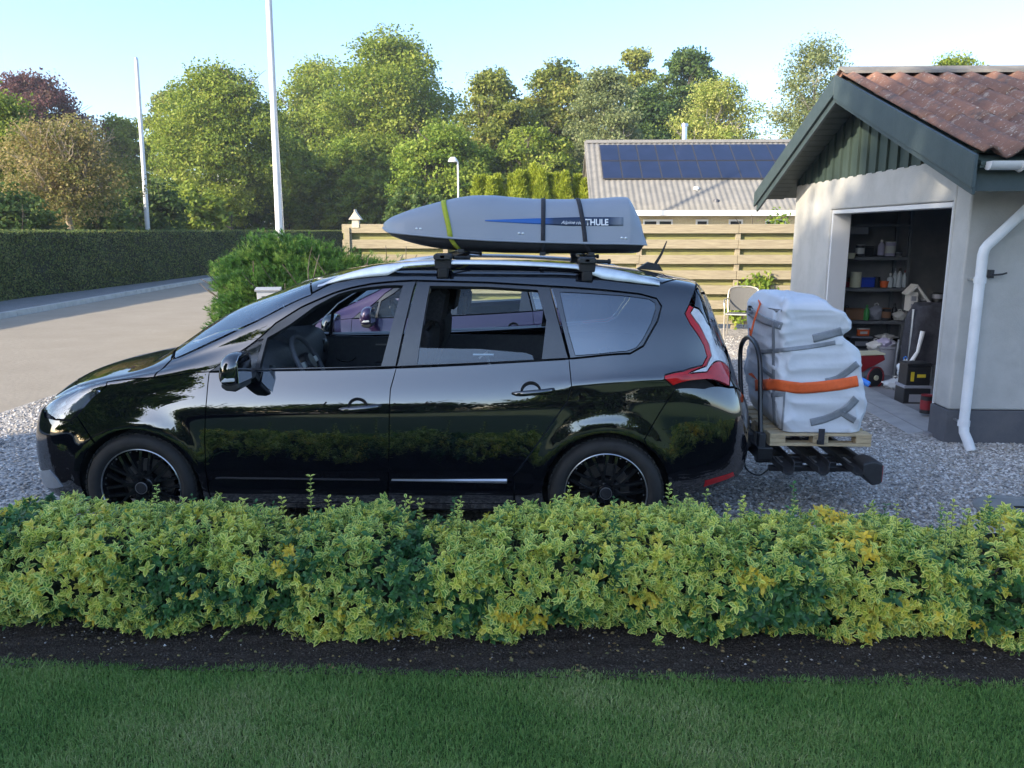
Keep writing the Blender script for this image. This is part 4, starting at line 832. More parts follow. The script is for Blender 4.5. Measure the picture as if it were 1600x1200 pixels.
def vmat():
    m = bpy.data.materials.new('variegated_leaves'); m.use_nodes = True; n = m.node_tree.nodes; l = m.node_tree.links; b = n['Principled BSDF']; b.inputs['Roughness'].default_value = .38; b.inputs['Specular IOR Level'].default_value = .4
    def A_(k): a = n.new('ShaderNodeAttribute'); a.attribute_name = k; return a.outputs['Fac']
    def ramp(src, st): 
        r = n.new('ShaderNodeValToRGB'); e = r.color_ramp.elements
        while len(e) < len(st): e.new(.5)
        for i, (p, c) in enumerate(st): e[i].position = p; e[i].color = (*c, 1)
        l.new(src, r.inputs[0]); return r.outputs[0]
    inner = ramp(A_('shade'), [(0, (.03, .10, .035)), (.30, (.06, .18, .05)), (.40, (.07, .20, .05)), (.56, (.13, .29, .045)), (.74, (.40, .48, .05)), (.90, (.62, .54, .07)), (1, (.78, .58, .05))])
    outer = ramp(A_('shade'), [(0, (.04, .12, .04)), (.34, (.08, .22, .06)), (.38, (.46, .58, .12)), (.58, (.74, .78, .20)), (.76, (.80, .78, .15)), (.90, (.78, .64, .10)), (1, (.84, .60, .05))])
    ns = n.new('ShaderNodeTexNoise'); ns.inputs['Scale'].default_value = 120; tc = n.new('ShaderNodeTexCoord'); l.new(tc.outputs['Object'], ns.inputs['Vector'])
    ad = n.new('ShaderNodeMath'); ad.operation = 'MULTIPLY_ADD'; l.new(ns.outputs[0], ad.inputs[0]); ad.inputs[1].default_value = .5; l.new(A_('rim'), ad.inputs[2])
    sm = n.new('ShaderNodeMapRange'); sm.inputs[1].default_value = .66; sm.inputs[2].default_value = .80; l.new(ad.outputs[0], sm.inputs[0])
    mx = n.new('ShaderNodeMixRGB'); l.new(sm.outputs[0], mx.inputs[0]); l.new(inner, mx.inputs[1]); l.new(outer, mx.inputs[2]); l.new(mx.outputs[0], b.inputs['Base Color'])
    tl = n.new('ShaderNodeBsdfTranslucent'); l.new(mx.outputs[0], tl.inputs[0]); ms = n.new('ShaderNodeMixShader'); ms.inputs[0].default_value = .22
    l.new(b.outputs[0], ms.inputs[1]); l.new(tl.outputs[0], ms.inputs[2]); l.new(ms.outputs[0], n['Material Output'].inputs[0]); return m
VM = vmat()
fh = thing('variegated_hedge', 'low yellow and green variegated hedge along the lawn in front of the black car', 'hedge', (0, 3.6, 0))
def hedge_shape(u):       # centre line offset, half depth and height along x
    hgt = .425 + .025 * np.sin(u * 2.1 + .5) + .018 * np.sin(u * 5.3) + .012 * np.sin(u * 11.7)
    front = 3.285 + .03 * np.sin(u * 1.7) + .035 * np.sin(u * 4.3 + 1) ; back = 3.92 + .03 * np.sin(u * 3.1)
    return hgt, front, back
NS = 7400
u = rng.uniform(-3.7, 3.9, NS); h_, fr, bk = hedge_shape(u); a = rng.random(NS); top = rng.random(NS) < .48
ang = rng.random(NS)
# cross section: rounded front face then top
z = np.where(top, h_ * (1 - .10 * (2 * a - 1)**2), h_ * (.04 + .90 * a)); y = np.where(top, fr + .05 + (bk - fr - .05) * a, fr + .07 * (2 * a - 1)**2 + .02)
lump = .035 * np.sin(u * 14 + z * 9) * np.sin(z * 17 - u * 6) + .03 * np.sin(u * 7.7 - z * 12)
y = y + np.where(top, 0, lump + rng.normal(0, .022, NS)); z = z + np.where(top, lump * .8 + rng.normal(0, .018, NS), 0)
sn = np.where(top[:, None], np.stack([rng.normal(0, .45, NS), -.35 + rng.normal(0, .4, NS), np.ones(NS)], 1), np.stack([rng.normal(0, .45, NS), -np.ones(NS), .65 + rng.normal(0, .35, NS)], 1)); sn = unit(sn)
# which kind: green patches, cream edged, yellow shoots
gp = [(-1.62, .22, .34, .18), (-1.25, .17, .24, .12), (-.62, .30, .22, .26), (-.30, .18, .20, .16), (.30, .36, .14, .12), (1.05, .17, .34, .17), (1.22, .30, .12, .14), (2.05, .22, .30, .18), (2.45, .30, .2, .16), (-2.62, .42, .2, .1), (-1.05, .34, .16, .10), (.75, .10, .2, .08), (-2.2, .12, .15, .07), (.1, .12, .15, .1), (3.0, .2, .3, .2), (-3.2, .2, .3, .2)]
grn = np.zeros(NS)
for gx, gz, sx_, sz_ in gp: grn = np.maximum(grn, np.exp(-((u - gx) / sx_)**2 * 1.2 - ((z - gz) / sz_)**2 * 1.2))
kd = np.where(grn + rng.normal(0, .24, NS) > .66, rng.uniform(.02, .35, NS), np.clip(rng.normal(.555, .13, NS) + .10 * np.sin(u * 5 + 3) * np.sin(z * 9 + u * 2), .37, .85))
ylw = (np.sin(u * 6.1 + 2) * np.sin(z * 15 + u * 3) > .76) & (rng.random(NS) < .5); kd = np.where(ylw & (kd > .35), rng.uniform(.82, 1, NS), kd)
C = np.stack([u, y - 3.6, z], 1)
# long shoots standing clear of the top and hanging at the foot
LS = [(505 - 20, 745, 3.62), (245, 760, 3.6), (300, 775, 3.6), (890, 762, 3.75), (1045, 760, 3.8), (1075, 775, 3.8), (1105, 768, 3.8), (1240, 757, 3.75), (1160, 790, 3.7), (545, 780, 3.7), (95, 785, 3.7), (130, 782, 3.7), (180, 788, 3.75), (660, 782, 3.75), (720, 778, 3.7), (960, 785, 3.6), (1320, 800, 3.7), (1385, 790, 3.75), (20, 795, 3.7), (1480, 805, 3.7), (600, 790, 3.7), (800, 785, 3.7), (400, 785, 3.7), (440, 780, 3.6)]
def whorl(C, sn, kd, nl, L, name, ln=.055):
    n = len(C); cc = []; dd = []; nn = []; LL = []; kk = []
    for i in range(nl):
        f = i / nl; an = i * 2.4 + rng.uniform(0, 6.28, n) * .25 + C[:, 0] * 50; e1 = unit(np.cross(sn, np.array([.3, .2, .9]) + 0 * sn)); e2 = np.cross(sn, e1)
        out = e1 * np.cos(an)[:, None] + e2 * np.sin(an)[:, None]; lift = .25 + .95 * f
        d = unit(out + sn * lift + rng.normal(0, .14, (n, 3))); cc.append(C + sn * (ln * (f - .45))); dd.append(d); nn.append(unit(sn - d * .3 + rng.normal(0, .15, (n, 3)))); LL.append(L * rng.uniform(.7, 1.2, n) * (1.1 - .45 * f)); kk.append(np.clip(kd + rng.normal(0, .05, n), 0, 1))
    return [np.concatenate(q) for q in (cc, dd, nn, LL, kk)]
c1, d1, n1, L1, k1 = whorl(C, sn, kd * 1.0, 9, .038 * rng.uniform(.7, 1.25, NS), 'x', .05)
sc_c = []; sc_d = []; sc_k = []; shoots = []
LS += [(random.uniform(0, 1600), random.uniform(778, 806), random.uniform(3.45, 3.85)) for _ in range(70)]
for j, (px, py, Y) in enumerate(LS):
    tp = at(px, py, Y=Y); hb = .40; k = max(3, int((tp.z - hb) / .022)); kk = [.62, .5, .25, .7, .58][j % 5]; lean = random.uniform(-.05, .05)
    p0 = Vector((tp.x - lean, Y - 3.6, hb - .08)); p1 = Vector((tp.x, Y - 3.6, tp.z)); shoots.append(([p0, (p0 + p1) / 2 + Vector((lean * .2, 0, 0)), p1], [.0022, .0018, .001]))
    for i in range(k + 1):
        q = p0.lerp(p1, .35 + .65 * i / k)
        for s_ in (-1, 1):
            an = i * 1.57 + j; sc_c.append(q[:]); sc_d.append((s_ * cos(an), s_ * sin(an), .75)); sc_k.append(kk)
for (px, py, Y) in ((350, 1020, 3.26), (215, 1015, 3.3), (1350, 1010, 3.3)):
    tp = at(px, py, Y=Y); p0 = Vector((tp.x + .12, 3.42 - 3.6, .12)); p1 = Vector((tp.x, Y - 3.6, max(.02, tp.z))); shoots.append(([p0, p1], .0015))
    for i in range(7):
        q = p0.lerp(p1, i / 6)
        for s_ in (-1, 1): sc_c.append(q[:]); sc_d.append((s_ * .6 - .4, -.5, s_ * .3)); sc_k.append(.55)
sc_c = np.array(sc_c); sc_d = np.array(sc_d, float) + rng.normal(0, .12, (len(sc_c), 3)); sc_k = np.array(sc_k)
# darker leaves deep inside
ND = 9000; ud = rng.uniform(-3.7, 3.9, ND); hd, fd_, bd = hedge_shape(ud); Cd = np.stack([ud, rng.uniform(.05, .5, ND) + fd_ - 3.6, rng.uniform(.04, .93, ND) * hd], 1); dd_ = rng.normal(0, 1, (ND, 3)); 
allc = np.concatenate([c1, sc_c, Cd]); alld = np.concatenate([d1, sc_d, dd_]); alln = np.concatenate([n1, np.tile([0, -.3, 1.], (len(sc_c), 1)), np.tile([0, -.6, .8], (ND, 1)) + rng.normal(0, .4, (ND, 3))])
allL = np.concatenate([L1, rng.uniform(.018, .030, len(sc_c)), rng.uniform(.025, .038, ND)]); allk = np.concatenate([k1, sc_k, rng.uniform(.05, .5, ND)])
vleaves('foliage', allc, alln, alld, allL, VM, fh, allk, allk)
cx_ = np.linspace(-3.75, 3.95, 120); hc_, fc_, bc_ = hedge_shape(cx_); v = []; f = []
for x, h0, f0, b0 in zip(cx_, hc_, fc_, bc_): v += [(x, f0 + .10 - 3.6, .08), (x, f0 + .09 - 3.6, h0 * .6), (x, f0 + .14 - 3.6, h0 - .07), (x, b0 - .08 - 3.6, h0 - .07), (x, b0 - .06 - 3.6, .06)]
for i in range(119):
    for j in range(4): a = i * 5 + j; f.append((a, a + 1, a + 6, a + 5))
MB().add(v, f).build('shade_core', mat('hedge_inside', (.012, .022, .010), (.03, .04, .018), 40, rough=1, bump=1, bscale=60), fh)  # dark shell blocking the view through; painted shade for the gaps between leaves
tw = MB()
for i in range(420):
    x = random.uniform(-3.6, 3.8); y0 = random.uniform(3.48, 3.85) - 3.6; tw.tube([(x, y0, -.02), (x + random.uniform(-.08, .08), y0 + random.uniform(-.12, .05), .15), (x + random.uniform(-.15, .15), y0 + random.uniform(-.18, .1), .36)], [.005, .0035, .002], 5, cap=False)
tw.build('twigs', bark, fh); [MB().tube(a_, b_, 5).build('shoot', mat('green_stem', (.14, .20, .05), rough=.6), fh) for a_, b_ in shoots]

# ================================================================ FENCE
wood = mat('weathered_wood', (.40, .345, .235), (.25, .21, .145), 5, rough=.85, bump=.35, bscale=14, stretch=(.6, 4, 9), lo=.3, hi=.7)
wood2 = mat('algae_wood', (.30, .29, .10), (.20, .18, .09), 5, rough=.9, bump=.35, bscale=14, stretch=(.6, 4, 9))
fe = thing('board_fence', 'pale wooden fence of overlapping horizontal boards behind the cars', 'fence', (1, 15.1, 0))
xl, xr = -3.75, 9.6; posts = [-3.62 + 1.83 * k for k in range(8)]
for k in range(7):
    z = .10 + .283 * k
    for a, b in zip([xl] + posts[1:-1], posts[1:-1] + [xr]):
        MB().box(a - 1 + .004, b - 1 - .004, -.045, -.020, z, z + .165).build('front_board', wood, fe, bevel=.004).location = (0, random.uniform(-.003, .003), random.uniform(-.004, .004))
    if k < 6: MB().box(xl - 1, xr - 1, .052, .075, z + .135, z + .305).build('rear_board', wood2, fe)
for x in posts: MB().box(x - 1 - .045, x - 1 + .045, -.018, .050, -.05, 1.88).build('post', wood, fe, bevel=.004)
MB().box(-3.70 - 1, -3.60 - 1, -.075, -.046, -.05, 1.90).build('cover_strip', wood, fe)
bh = at(556, 345, Y=15.1)
MB().prism([(-.07, 0), (.07, 0), (.06, .16), (-.06, .16)], 1, -.06, .06).prism([(-.12, .15), (.12, .15), (.02, .28), (0, .34), (-.02, .28)], 1, -.09, .09).build('bird_house', mat('painted_tin', (.55, .5, .4), rough=.7)).location = (bh.x, 15.1, 1.90)
tag(bpy.data.objects['bird_house'], 'small pale bird house with a pointed roof on the left end of the fence', 'bird house')
# climbing plants on the fence
for k, (px, py, hw, lb) in enumerate([(1190, 442, 16, 'topmost leafy sprig growing on the fence right of the chair'), (1150, 488, 12, 'leafy plant growing on the fence beside the chair'), (1165, 455, 7, 'small sprig growing on the fence between the chair and the wrapped bundle')]):
    c = at(px, py, Y=15.0); t = thing('climbing_plant', lb, 'plant', (c.x, 15.0, 0), group='plants growing through the fence'); n = 170
    pos = np.stack([rng.normal(0, hw / 82 * .6, n), rng.normal(-.02, .03, n), c.z + rng.normal(0, .09, n)], 1); quads(pos, .085 * rng.uniform(.6, 1.2, n), np.array([0, -1, .5]) + rng.normal(0, .5, (n, 3)), G['bright'], 'foliage', t)
    MB().tube([(0, .03, 0), (.05, .02, c.z * .5), (0, -.01, c.z)], .006, 5).build('stem', bark, t)
# garden chair
tc_ = thing('garden_chair', 'steel tube garden chair with a grey mesh seat standing by the fence', 'chair', (at(1118, 505, Z=0).x + .0, 14.0, 0), R(-18))
alu = mat('steel_tube', (.55, .52, .46), rough=.35, metal=.7); mesh_m = mat('chair_mesh', (.10, .10, .10), (.14, .14, .135), 90, rough=.9)
back = smooth_path([(-.24, .0, .42), (-.26, .06, .62), (-.25, .12, .80), (-.18, .15, .86), (0, .17, .88), (.18, .15, .86), (.25, .12, .80), (.26, .06, .62), (.24, .0, .42)], 5)
MB().tube(back, .013, 8).build('back_frame', alu, tc_, smooth=True)
v = []; f = []
for i in range(13):
    zz = .46 + .40 * i / 12
    for j in range(9): xx = -.235 + .47 * j / 8; v.append((xx, .03 + (zz - .46) * .28 + .03 * (1 - (xx / .24)**2), zz))
for i in range(12):
    for j in range(8): q = i * 9 + j; f.append((q, q + 1, q + 10, q + 9))
MB().add(v, f).build('backrest', mesh_m, tc_)
MB().box(-.24, .24, -.42, .02, .415, .43).build('seat', mesh_m, tc_, bevel=.01); MB().tube([(-.25, .02, .42), (-.25, -.43, .43), (.25, -.43, .43), (.25, .02, .42)], .013, 8).build('seat_frame', alu, tc_)
for sx in (-1, 1):
    MB().tube(smooth_path([(sx * .25, .10, .66), (sx * .30, -.15, .66), (sx * .29, -.38, .64), (sx * .27, -.43, .50), (sx * .26, -.44, 0)], 5), .013, 8).build('leg', alu, tc_, smooth=True)
    MB().tube([(sx * .24, .0, .42), (sx * .26, .16, 0)], .013, 8).build('leg', alu, tc_)

# ================================================================ HOUSE WITH SOLAR PANELS
hx0, hx1, hy0, hyr = 1.55, 8.55, 24.2, 28.2; ez, rz_ = 2.42, 4.86
hs = thing('house', 'low yellow brick house with a corrugated grey roof carrying solar panels', 'house', (5, 26, 0)); O5 = Vector((5, 26, 0))
def HB(): return MB()
def hb(mb, name, m, parent, **k): mb.v = [tuple(Vector(p) - O5) for p in mb.v]; return mb.build(name, m, parent, **k)
brickw = mat('yellow_brick', (.55, .46, .28), (.62, .54, .36), 30, rough=.9, bump=.3, bscale=60)
wl = hb(HB().box(1.9, 8.2, 24.75, 31.6, 0, 2.36).prism([(24.75, 2.36), (31.6, 2.36), (28.2, 4.55)], 0, 1.9, 8.2), 'wall', brickw, hs)
roofm = mat('fibre_cement_roof', (.17, .165, .155), (.24, .23, .21), 3, rough=.9, bump=.3, bscale=20, lo=.3, hi=.7)
def corrugated(x0, x1, ya, za, yb, zb, pitch, amp, m, name, parent, org, rows=14, th=.006, wob=0.0):
    nx = int((x1 - x0) / pitch * 8); v = []; f = []; sl_ = Vector((0, yb - ya, zb - za)); nrm = Vector((0, -(zb - za), (yb - ya))).normalized(); nrm = nrm if nrm.z > 0 else -nrm
    for i in range(rows + 1):
        t_ = i / rows
        for j in range(nx + 1):
            x = x0 + (x1 - x0) * j / nx; p = Vector((x, ya, za)) + sl_ * t_ + nrm * (amp * sin(2 * pi * (x - x0) / pitch) + wob * math.sin(x * 3 + i)); v.append(p - org)
    for i in range(rows):
        for j in range(nx): a = i * (nx + 1) + j; f.append((a, a + 1, a + nx + 2, a + nx + 1))
    o = MB().add(v, f).build(name, m, parent, smooth=True, ang=180); s = o.modifiers.new('t', 'SOLIDIFY'); s.thickness = .02; s.offset = 0; return o
rf = corrugated(hx0, hx1, hy0, ez, hyr, rz_, .177, .010, roofm, 'roof', hs, O5, 8)
corrugated(hx0, hx1, 32.2, ez, hyr, rz_, .177, .026, roofm, 'rear_roof', hs, O5, 4)
rdg = hb(HB().prism([(28.0, 4.78), (28.2, 4.90), (28.4, 4.78), (28.2, 4.84)], 0, hx0, hx1), 'ridge', roofm, hs)
hb(HB().box(hx0, hx1, 24.14, 24.20, 2.28, 2.44), 'fascia', mat('white_fascia', (.72, .72, .70), rough=.6), hs)
hb(HB().prism([(24.2, 2.30), (28.2, 4.72), (28.2, 4.86), (24.2, 2.46)], 0, hx0 - .05, hx0), 'verge_board', roofm, hs)
pvm = mat('solar_cells', (.010, .016, .045), (.014, .022, .06), 2, rough=.3, coat=.5, coat_rough=.1); frm = mat('panel_frame', (.09, .09, .10), rough=.5, metal=.5)
sl_d = Vector((0, hyr - hy0, rz_ - ez)); Ls = sl_d.length; sd3 = sl_d.normalized(); nr3 = Vector((0, -sd3.z, sd3.y))
for r_ in range(2):
    for c_ in range(10):
        x0 = 1.98 + c_ * .622; s0 = Ls * (.40 if r_ == 0 else .655); s1 = s0 + Ls * .245; px_ = bpy.data.objects.new('solar_panel', None); col.objects.link(px_); px_.parent = hs; px_.empty_display_size = .1
        base = Vector((0, hy0, ez)) - O5
        def q(x, s, h): return Vector((x, 0, 0)) + base + sd3 * s + nr3 * h
        def slab(a0, a1, b0, b1, h0, h1, nm, mt): 
            v = [q(a, b, h) for h in (h0, h1) for b in (b0, b1) for a in (a0, a1)]; MB().add(v, [(0, 2, 3, 1), (4, 5, 7, 6), (0, 1, 5, 4), (2, 6, 7, 3), (0, 4, 6, 2), (1, 3, 7, 5)]).build(nm, mt, px_)
        slab(x0, x0 + .612, s0, s1, .05, .085, 'frame', frm); slab(x0 + .018, x0 + .594, s0 + .018, s1 - .018, .086, .09, 'cells', pvm)
for x, w_, zt in ((3.15, .9, 1.05), (4.75, .38, 1.05), (6.85, .62, 1.0), (5.75, .42, 1.3)):
    wf = hb(HB().box(x, x + w_, 24.70, 24.75, zt, 2.18), 'window', M['plastic_w'], hs); k = 2 if w_ > .6 else 1
    for i in range(k):
        a = x + w_ * i / k + .05; b = x + w_ * (i + 1) / k - .05; hb(HB().box(a, b, 24.69, 24.698, zt + .06, 2.12), 'pane', mat('dark_pane', (.03, .035, .04), rough=.05, coat=1), wf)
ch = at(1070, 193, Y=28.3); hb(HB().lathe([(0, 4.6), (.09, 4.6), (.09, ch.z - .1), (.13, ch.z - .1), (.11, ch.z), (0, ch.z)], c=(ch.x, 28.3, 0), n=16), 'chimney', M['silver'], hs, smooth=True)
for px, py in ((1088, 296), (1119, 316)):
    Yv = 25.3 if py < 300 else 24.7; v_ = at(px, py, Y=Yv); hb(HB().lathe([(0, v_.z - .2), (.06, v_.z - .2), (.06, v_.z), (.10, v_.z), (.08, v_.z + .08), (0, v_.z + .1)], c=(v_.x, Yv, 0), n=12), 'roof_vent', frm if py > 300 else M['plastic_w'], hs, smooth=True)
# white far-off gable behind the trees
wg = at(343, 283, Y=60); MB().box(-1.6, 1.6, -.1, 4, 0, wg.z - .6).prism([(-1.8, wg.z - .6), (1.8, wg.z - .6), (0, wg.z + 1.2)], 1, -.1, 4).build('far_house', mat('white_render', (.8, .8, .78), rough=.8)).location = (wg.x, 60, 0)
tag(bpy.data.objects['far_house'], 'scrap of a white house showing through the trees left of the tall flagpole', 'house')

# ================================================================ POLES AND LAMP
polem = mat('white_pole_paint', (.72, .73, .74), (.64, .65, .66), 3, rough=.4)
def pole(label, px0, py0, px1, py1, Y, r0, r1, h, Y2=None):
    a = at(px0, py0, Y=Y); b = at(px1, py1, Y=Y); d = (b - a) / (b.z - a.z); base = a - d * a.z; t = thing('flagpole', label, 'flagpole', base, group='white flagpoles'); tp = d * h
    MB().tube([(0, 0, 0), d * (h * .5), tp], [r0, (r0 + r1) / 2, r1], 16).build('mast', polem, t, smooth=True)
    MB().lathe([(0, h + .10), (.06, h + .06), (.07, h), (.05, h - .03), (0, h - .03)], c=(d.x * h, 0, 0), n=12).build('cap', M['silver'], t, smooth=True)
    MB().tube([(r0 + .05, -.03, .9), (r0 + .03, -.03, h * .5), (d.x * h + .05, -.02, h - .05)], .006, 4).build('halyard', mat('rope', (.5, .5, .48), rough=.9), t)
    MB().box(-.14, .14, -.14, .14, -.05, .08).build('foot', M['silver'], t, bevel=.01)
pole('tall white flagpole rising from the juniper out of the top of the picture', 437, 372, 420, 2, 17.2, .083, .052, 10.2)
pole('short distant white flagpole standing behind the street hedge on the left', 225, 272, 213, 93, 31, .098, .068, at(213, 93, Y=31).z)
lt = at(709, 248, Y=27.5); lp = thing('street_lamp', 'white curved street lamp behind the roof box', 'street lamp', (at(716, 300, Y=27.5).x, 27.5, 0)); lx = lt.x - lp.location.x
MB().tube(smooth_path([(0, 0, -.1), (0, 0, 2), (0, 0, lt.z - .32), (-.02, 0, lt.z - .1), (-.10, 0, lt.z + .02), (lx + .02, 0, lt.z + .03)], 5), .032, 10).build('mast', polem, lp, smooth=True)
MB().lathe([(0, .05), (.07, .05), (.13, .0), (.17, -.10), (.15, -.11), (0, -.11)], c=(lx - .03, 0, lt.z), n=20).build('lamp_head', M['plastic_w'], lp, smooth=True)
# letter box on its post
mbx = at(420, 465, Y=12.6); tb = thing('letter_box', 'grey metal letter box in front of the juniper', 'letter box', (mbx.x, 12.6, 0), R(12)); lbm = mat('grey_tin', (.42, .44, .47), rough=.45, metal=.2)
zt = at(420, 449, Y=12.6).z
MB().box(-.17, .17, -.10, .10, zt - .38, zt - .05).build('box', lbm, tb, bevel=.006); MB().prism([(-.12, zt - .06), (.12, zt - .06), (.10, zt), (-.135, zt - .03)], 0, -.20, .20).build('lid', lbm, tb, bevel=.004)
MB().box(-.10, .10, -.104, -.10, zt - .15, zt - .135).build('slot', M['dark'], tb); MB().tube([(0, 0, 0), (0, 0, zt - .38)], .025, 10).build('post', lbm, tb)
# ================================================================ GARAGE
gx, gy0, gy1 = 3.60, 6.88, 11.52; O6 = Vector((3.6, 9.2, 0))
ga = thing('garage', 'pale rendered garage with green gable boards, red roof sheets and its door open', 'garage', O6)
def gb(mb, name, m, parent=None, **k):
    mb.v = [tuple(Vector(p) - O6) for p in mb.v]; return mb.build(name, m, parent or ga, **k)
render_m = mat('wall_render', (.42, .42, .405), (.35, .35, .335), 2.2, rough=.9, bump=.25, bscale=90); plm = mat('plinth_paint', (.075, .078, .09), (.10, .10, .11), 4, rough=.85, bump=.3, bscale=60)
green = mat('green_boards', (.030, .050, .043), (.042, .064, .055), 9, rough=.55, bump=.15, bscale=40, stretch=(1, 1, .2)); green2 = mat('barge_paint', (.038, .058, .062), (.050, .072, .078), 7, rough=.5, bump=.12, bscale=40)
oy0, oy1, oz = 7.18, 10.12, 2.10
gb(MB().prism([(gy0 + .252, .30), (oy0, .30), (oy0, oz), (oy1, oz), (oy1, .30), (gy1, .30), (gy1, 2.47), (gy0 + .252, 2.47)], 0, 3.60, 3.86), 'wall', render_m, bevel=.02, seg=3)
gb(MB().box(3.600, 9.5, gy0 + .001, gy0 + .25, .30, 2.47), 'wall', render_m, bevel=.02, seg=3)
gb(MB().box(3.862, 9.5, gy1 - .25, gy1, .30, 2.47), 'wall', render_m); gb(MB().box(8.6, 8.85, gy0 + .25, gy1 - .25, 0, 3.2), 'wall', render_m)
gb(MB().box(3.585, 9.5, gy0 - .015, oy0 - .004, -.05, .298), 'plinth', plm, bevel=.006); gb(MB().box(3.585, 3.87, oy1 + .004, gy1 + .01, -.05, .298), 'plinth', plm, bevel=.006)
# inner room: floor, back wall, ceiling
conc = mat('concrete', (.17, .17, .18), (.25, .25, .26), 3, rough=.85, bump=.2, bscale=50)
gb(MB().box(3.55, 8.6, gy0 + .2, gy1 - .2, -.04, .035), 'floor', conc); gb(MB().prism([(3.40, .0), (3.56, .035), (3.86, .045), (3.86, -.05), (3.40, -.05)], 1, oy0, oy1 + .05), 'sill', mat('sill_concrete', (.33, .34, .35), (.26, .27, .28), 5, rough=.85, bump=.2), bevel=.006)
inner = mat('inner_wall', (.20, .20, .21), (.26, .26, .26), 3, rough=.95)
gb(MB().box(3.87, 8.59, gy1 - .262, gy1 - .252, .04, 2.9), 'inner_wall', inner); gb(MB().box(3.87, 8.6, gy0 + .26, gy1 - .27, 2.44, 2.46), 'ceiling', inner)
fm = mat('door_frame_paint', (.60, .61, .62), rough=.5)
gb(MB().box(3.62, 3.84, oy1 - .045, oy1 - .002, .046, oz - .002).box(3.62, 3.84, oy0 + .002, oy0 + .04, .046, oz - .002).box(3.62, 3.84, oy0 + .042, oy1 - .047, oz - .05, oz - .004), 'door_frame', fm, bevel=.004)
# roof
ey0, ey1, yr_, zr_, ze = 6.10, 12.10, 9.10, 3.44, 2.35
tile = mat('roof_sheet', (.27, .135, .09), (.15, .085, .065), 2.5, rough=.85, bump=.5, bscale=40, lo=.35, hi=.7)
def lichen(m):
    n = m.node_tree.nodes; l = m.node_tree.links; b = n['Principled BSDF']; tc = n['Texture Coordinate']; prev = b.inputs['Base Color'].links[0].from_socket
    for sc_, lo, hi, c in ((9, .56, .66, (.36, .30, .25)), (26, .60, .66, (.55, .50, .42)), (4, .54, .66, (.11, .08, .072)), (3.1, .70, .74, (.52, .26, .05))):
        t = n.new('ShaderNodeTexNoise'); t.inputs['Scale'].default_value = sc_; t.inputs['Detail'].default_value = 7; t.inputs['Roughness'].default_value = .7; l.new(tc.outputs['Object'], t.inputs['Vector'])
        r = n.new('ShaderNodeMapRange'); r.inputs[1].default_value = lo; r.inputs[2].default_value = hi; l.new(t.outputs[0], r.inputs[0]); mx = n.new('ShaderNodeMixRGB'); l.new(r.outputs[0], mx.inputs[0]); l.new(prev, mx.inputs[1]); mx.inputs[2].default_value = (*c, 1); prev = mx.outputs[0]
    l.new(prev, b.inputs['Base Color'])
lichen(tile)
rx0, rx1 = 3.24, 9.6; sl6 = (zr_ - ze) / (yr_ - ey0)
for r_ in range(3):
    a, b = r_ / 3, (r_ + 1) / 3 + .03; ya, yb = ey0 + (yr_ - ey0) * a, ey0 + (yr_ - ey0) * min(b, 1); lift = .012
    corrugated(rx0, rx1, ya, ze + sl6 * (ya - ey0) + .055 + (lift if r_ >= 0 else 0), yb, ze + sl6 * (yb - ey0) + .055 + (0 if r_ < 2 else .012), .245, .040, tile, 'roof_sheet', ga, O6, 5, wob=.003)
    ya2, yb2 = ey1 + (yr_ - ey1) * a, ey1 + (yr_ - ey1) * min(b, 1); corrugated(rx0, rx1, ya2, ze + sl6 * (ey1 - ya2) + .067, yb2, ze + sl6 * (ey1 - yb2) + .055, .245, .040, tile, 'roof_sheet', ga, O6, 3)
gb(MB().prism([(yr_ - .17, zr_ + .045), (yr_ - .16, zr_ + .075), (yr_, zr_ + .145), (yr_ + .16, zr_ + .075), (yr_ + .17, zr_ + .045), (yr_, zr_ + .115)], 0, rx0 - .02, rx1), 'ridge', mat('ridge_cap', (.16, .15, .14), (.24, .22, .19), 6, rough=.9, bump=.3))
gb(MB().prism([(ey0, ze - .03), (yr_, zr_ - .03), (ey1, ze - .03), (ey1, ze + .0), (yr_, zr_ + .0), (ey0, ze + .0)], 0, 3.235, rx1), 'roof_deck', green)
def slope_board(y0, z0, y1, z1, w_, x0, x1, name):
    gb(MB().prism([(y0, z0), (y1, z1), (y1, z1 - w_), (y0, z0 - w_)], 0, x0, x1), name, green2, bevel=.004)
slope_board(ey0 - .02, ze + .045, yr_, zr_ + .055, .235, 3.17, 3.20, 'barge_board'); slope_board(yr_ + .001, zr_ + .055, ey1 + .02, ze + .045, .20, 3.17, 3.20, 'barge_board')
slope_board(yr_ + .001, zr_ - .07, ey1 - .03, ze - .08, .15, 3.201, 3.23, 'barge_board'); slope_board(ey0 + .03, ze - .08, yr_, zr_ - .07, .16, 3.201, 3.23, 'barge_board')
# soffit slats
for k in range(24):
    f = k / 24
    for y0, y1, z0, z1 in ((ey0 + .05, yr_, ze, zr_), (ey1 - .05, yr_, ze, zr_)):
        pass
sf = MB()
for s_ in (0, 1):
    for k in range(22):
        f0, f1 = (k + .04) / 22, (k + .96) / 22; Y_ = (lambda f: ey0 + (yr_ - ey0) * f) if s_ == 0 else (lambda f: ey1 + (yr_ - ey1) * f)
        sf.prism([(Y_(f0), ze + (zr_ - ze) * f0 - .034), (Y_(f1), ze + (zr_ - ze) * f1 - .034), (Y_(f1), ze + (zr_ - ze) * f1 - .05), (Y_(f0), ze + (zr_ - ze) * f0 - .05)], 0, 3.232, 3.60)
gb(sf, 'soffit_boards', green)
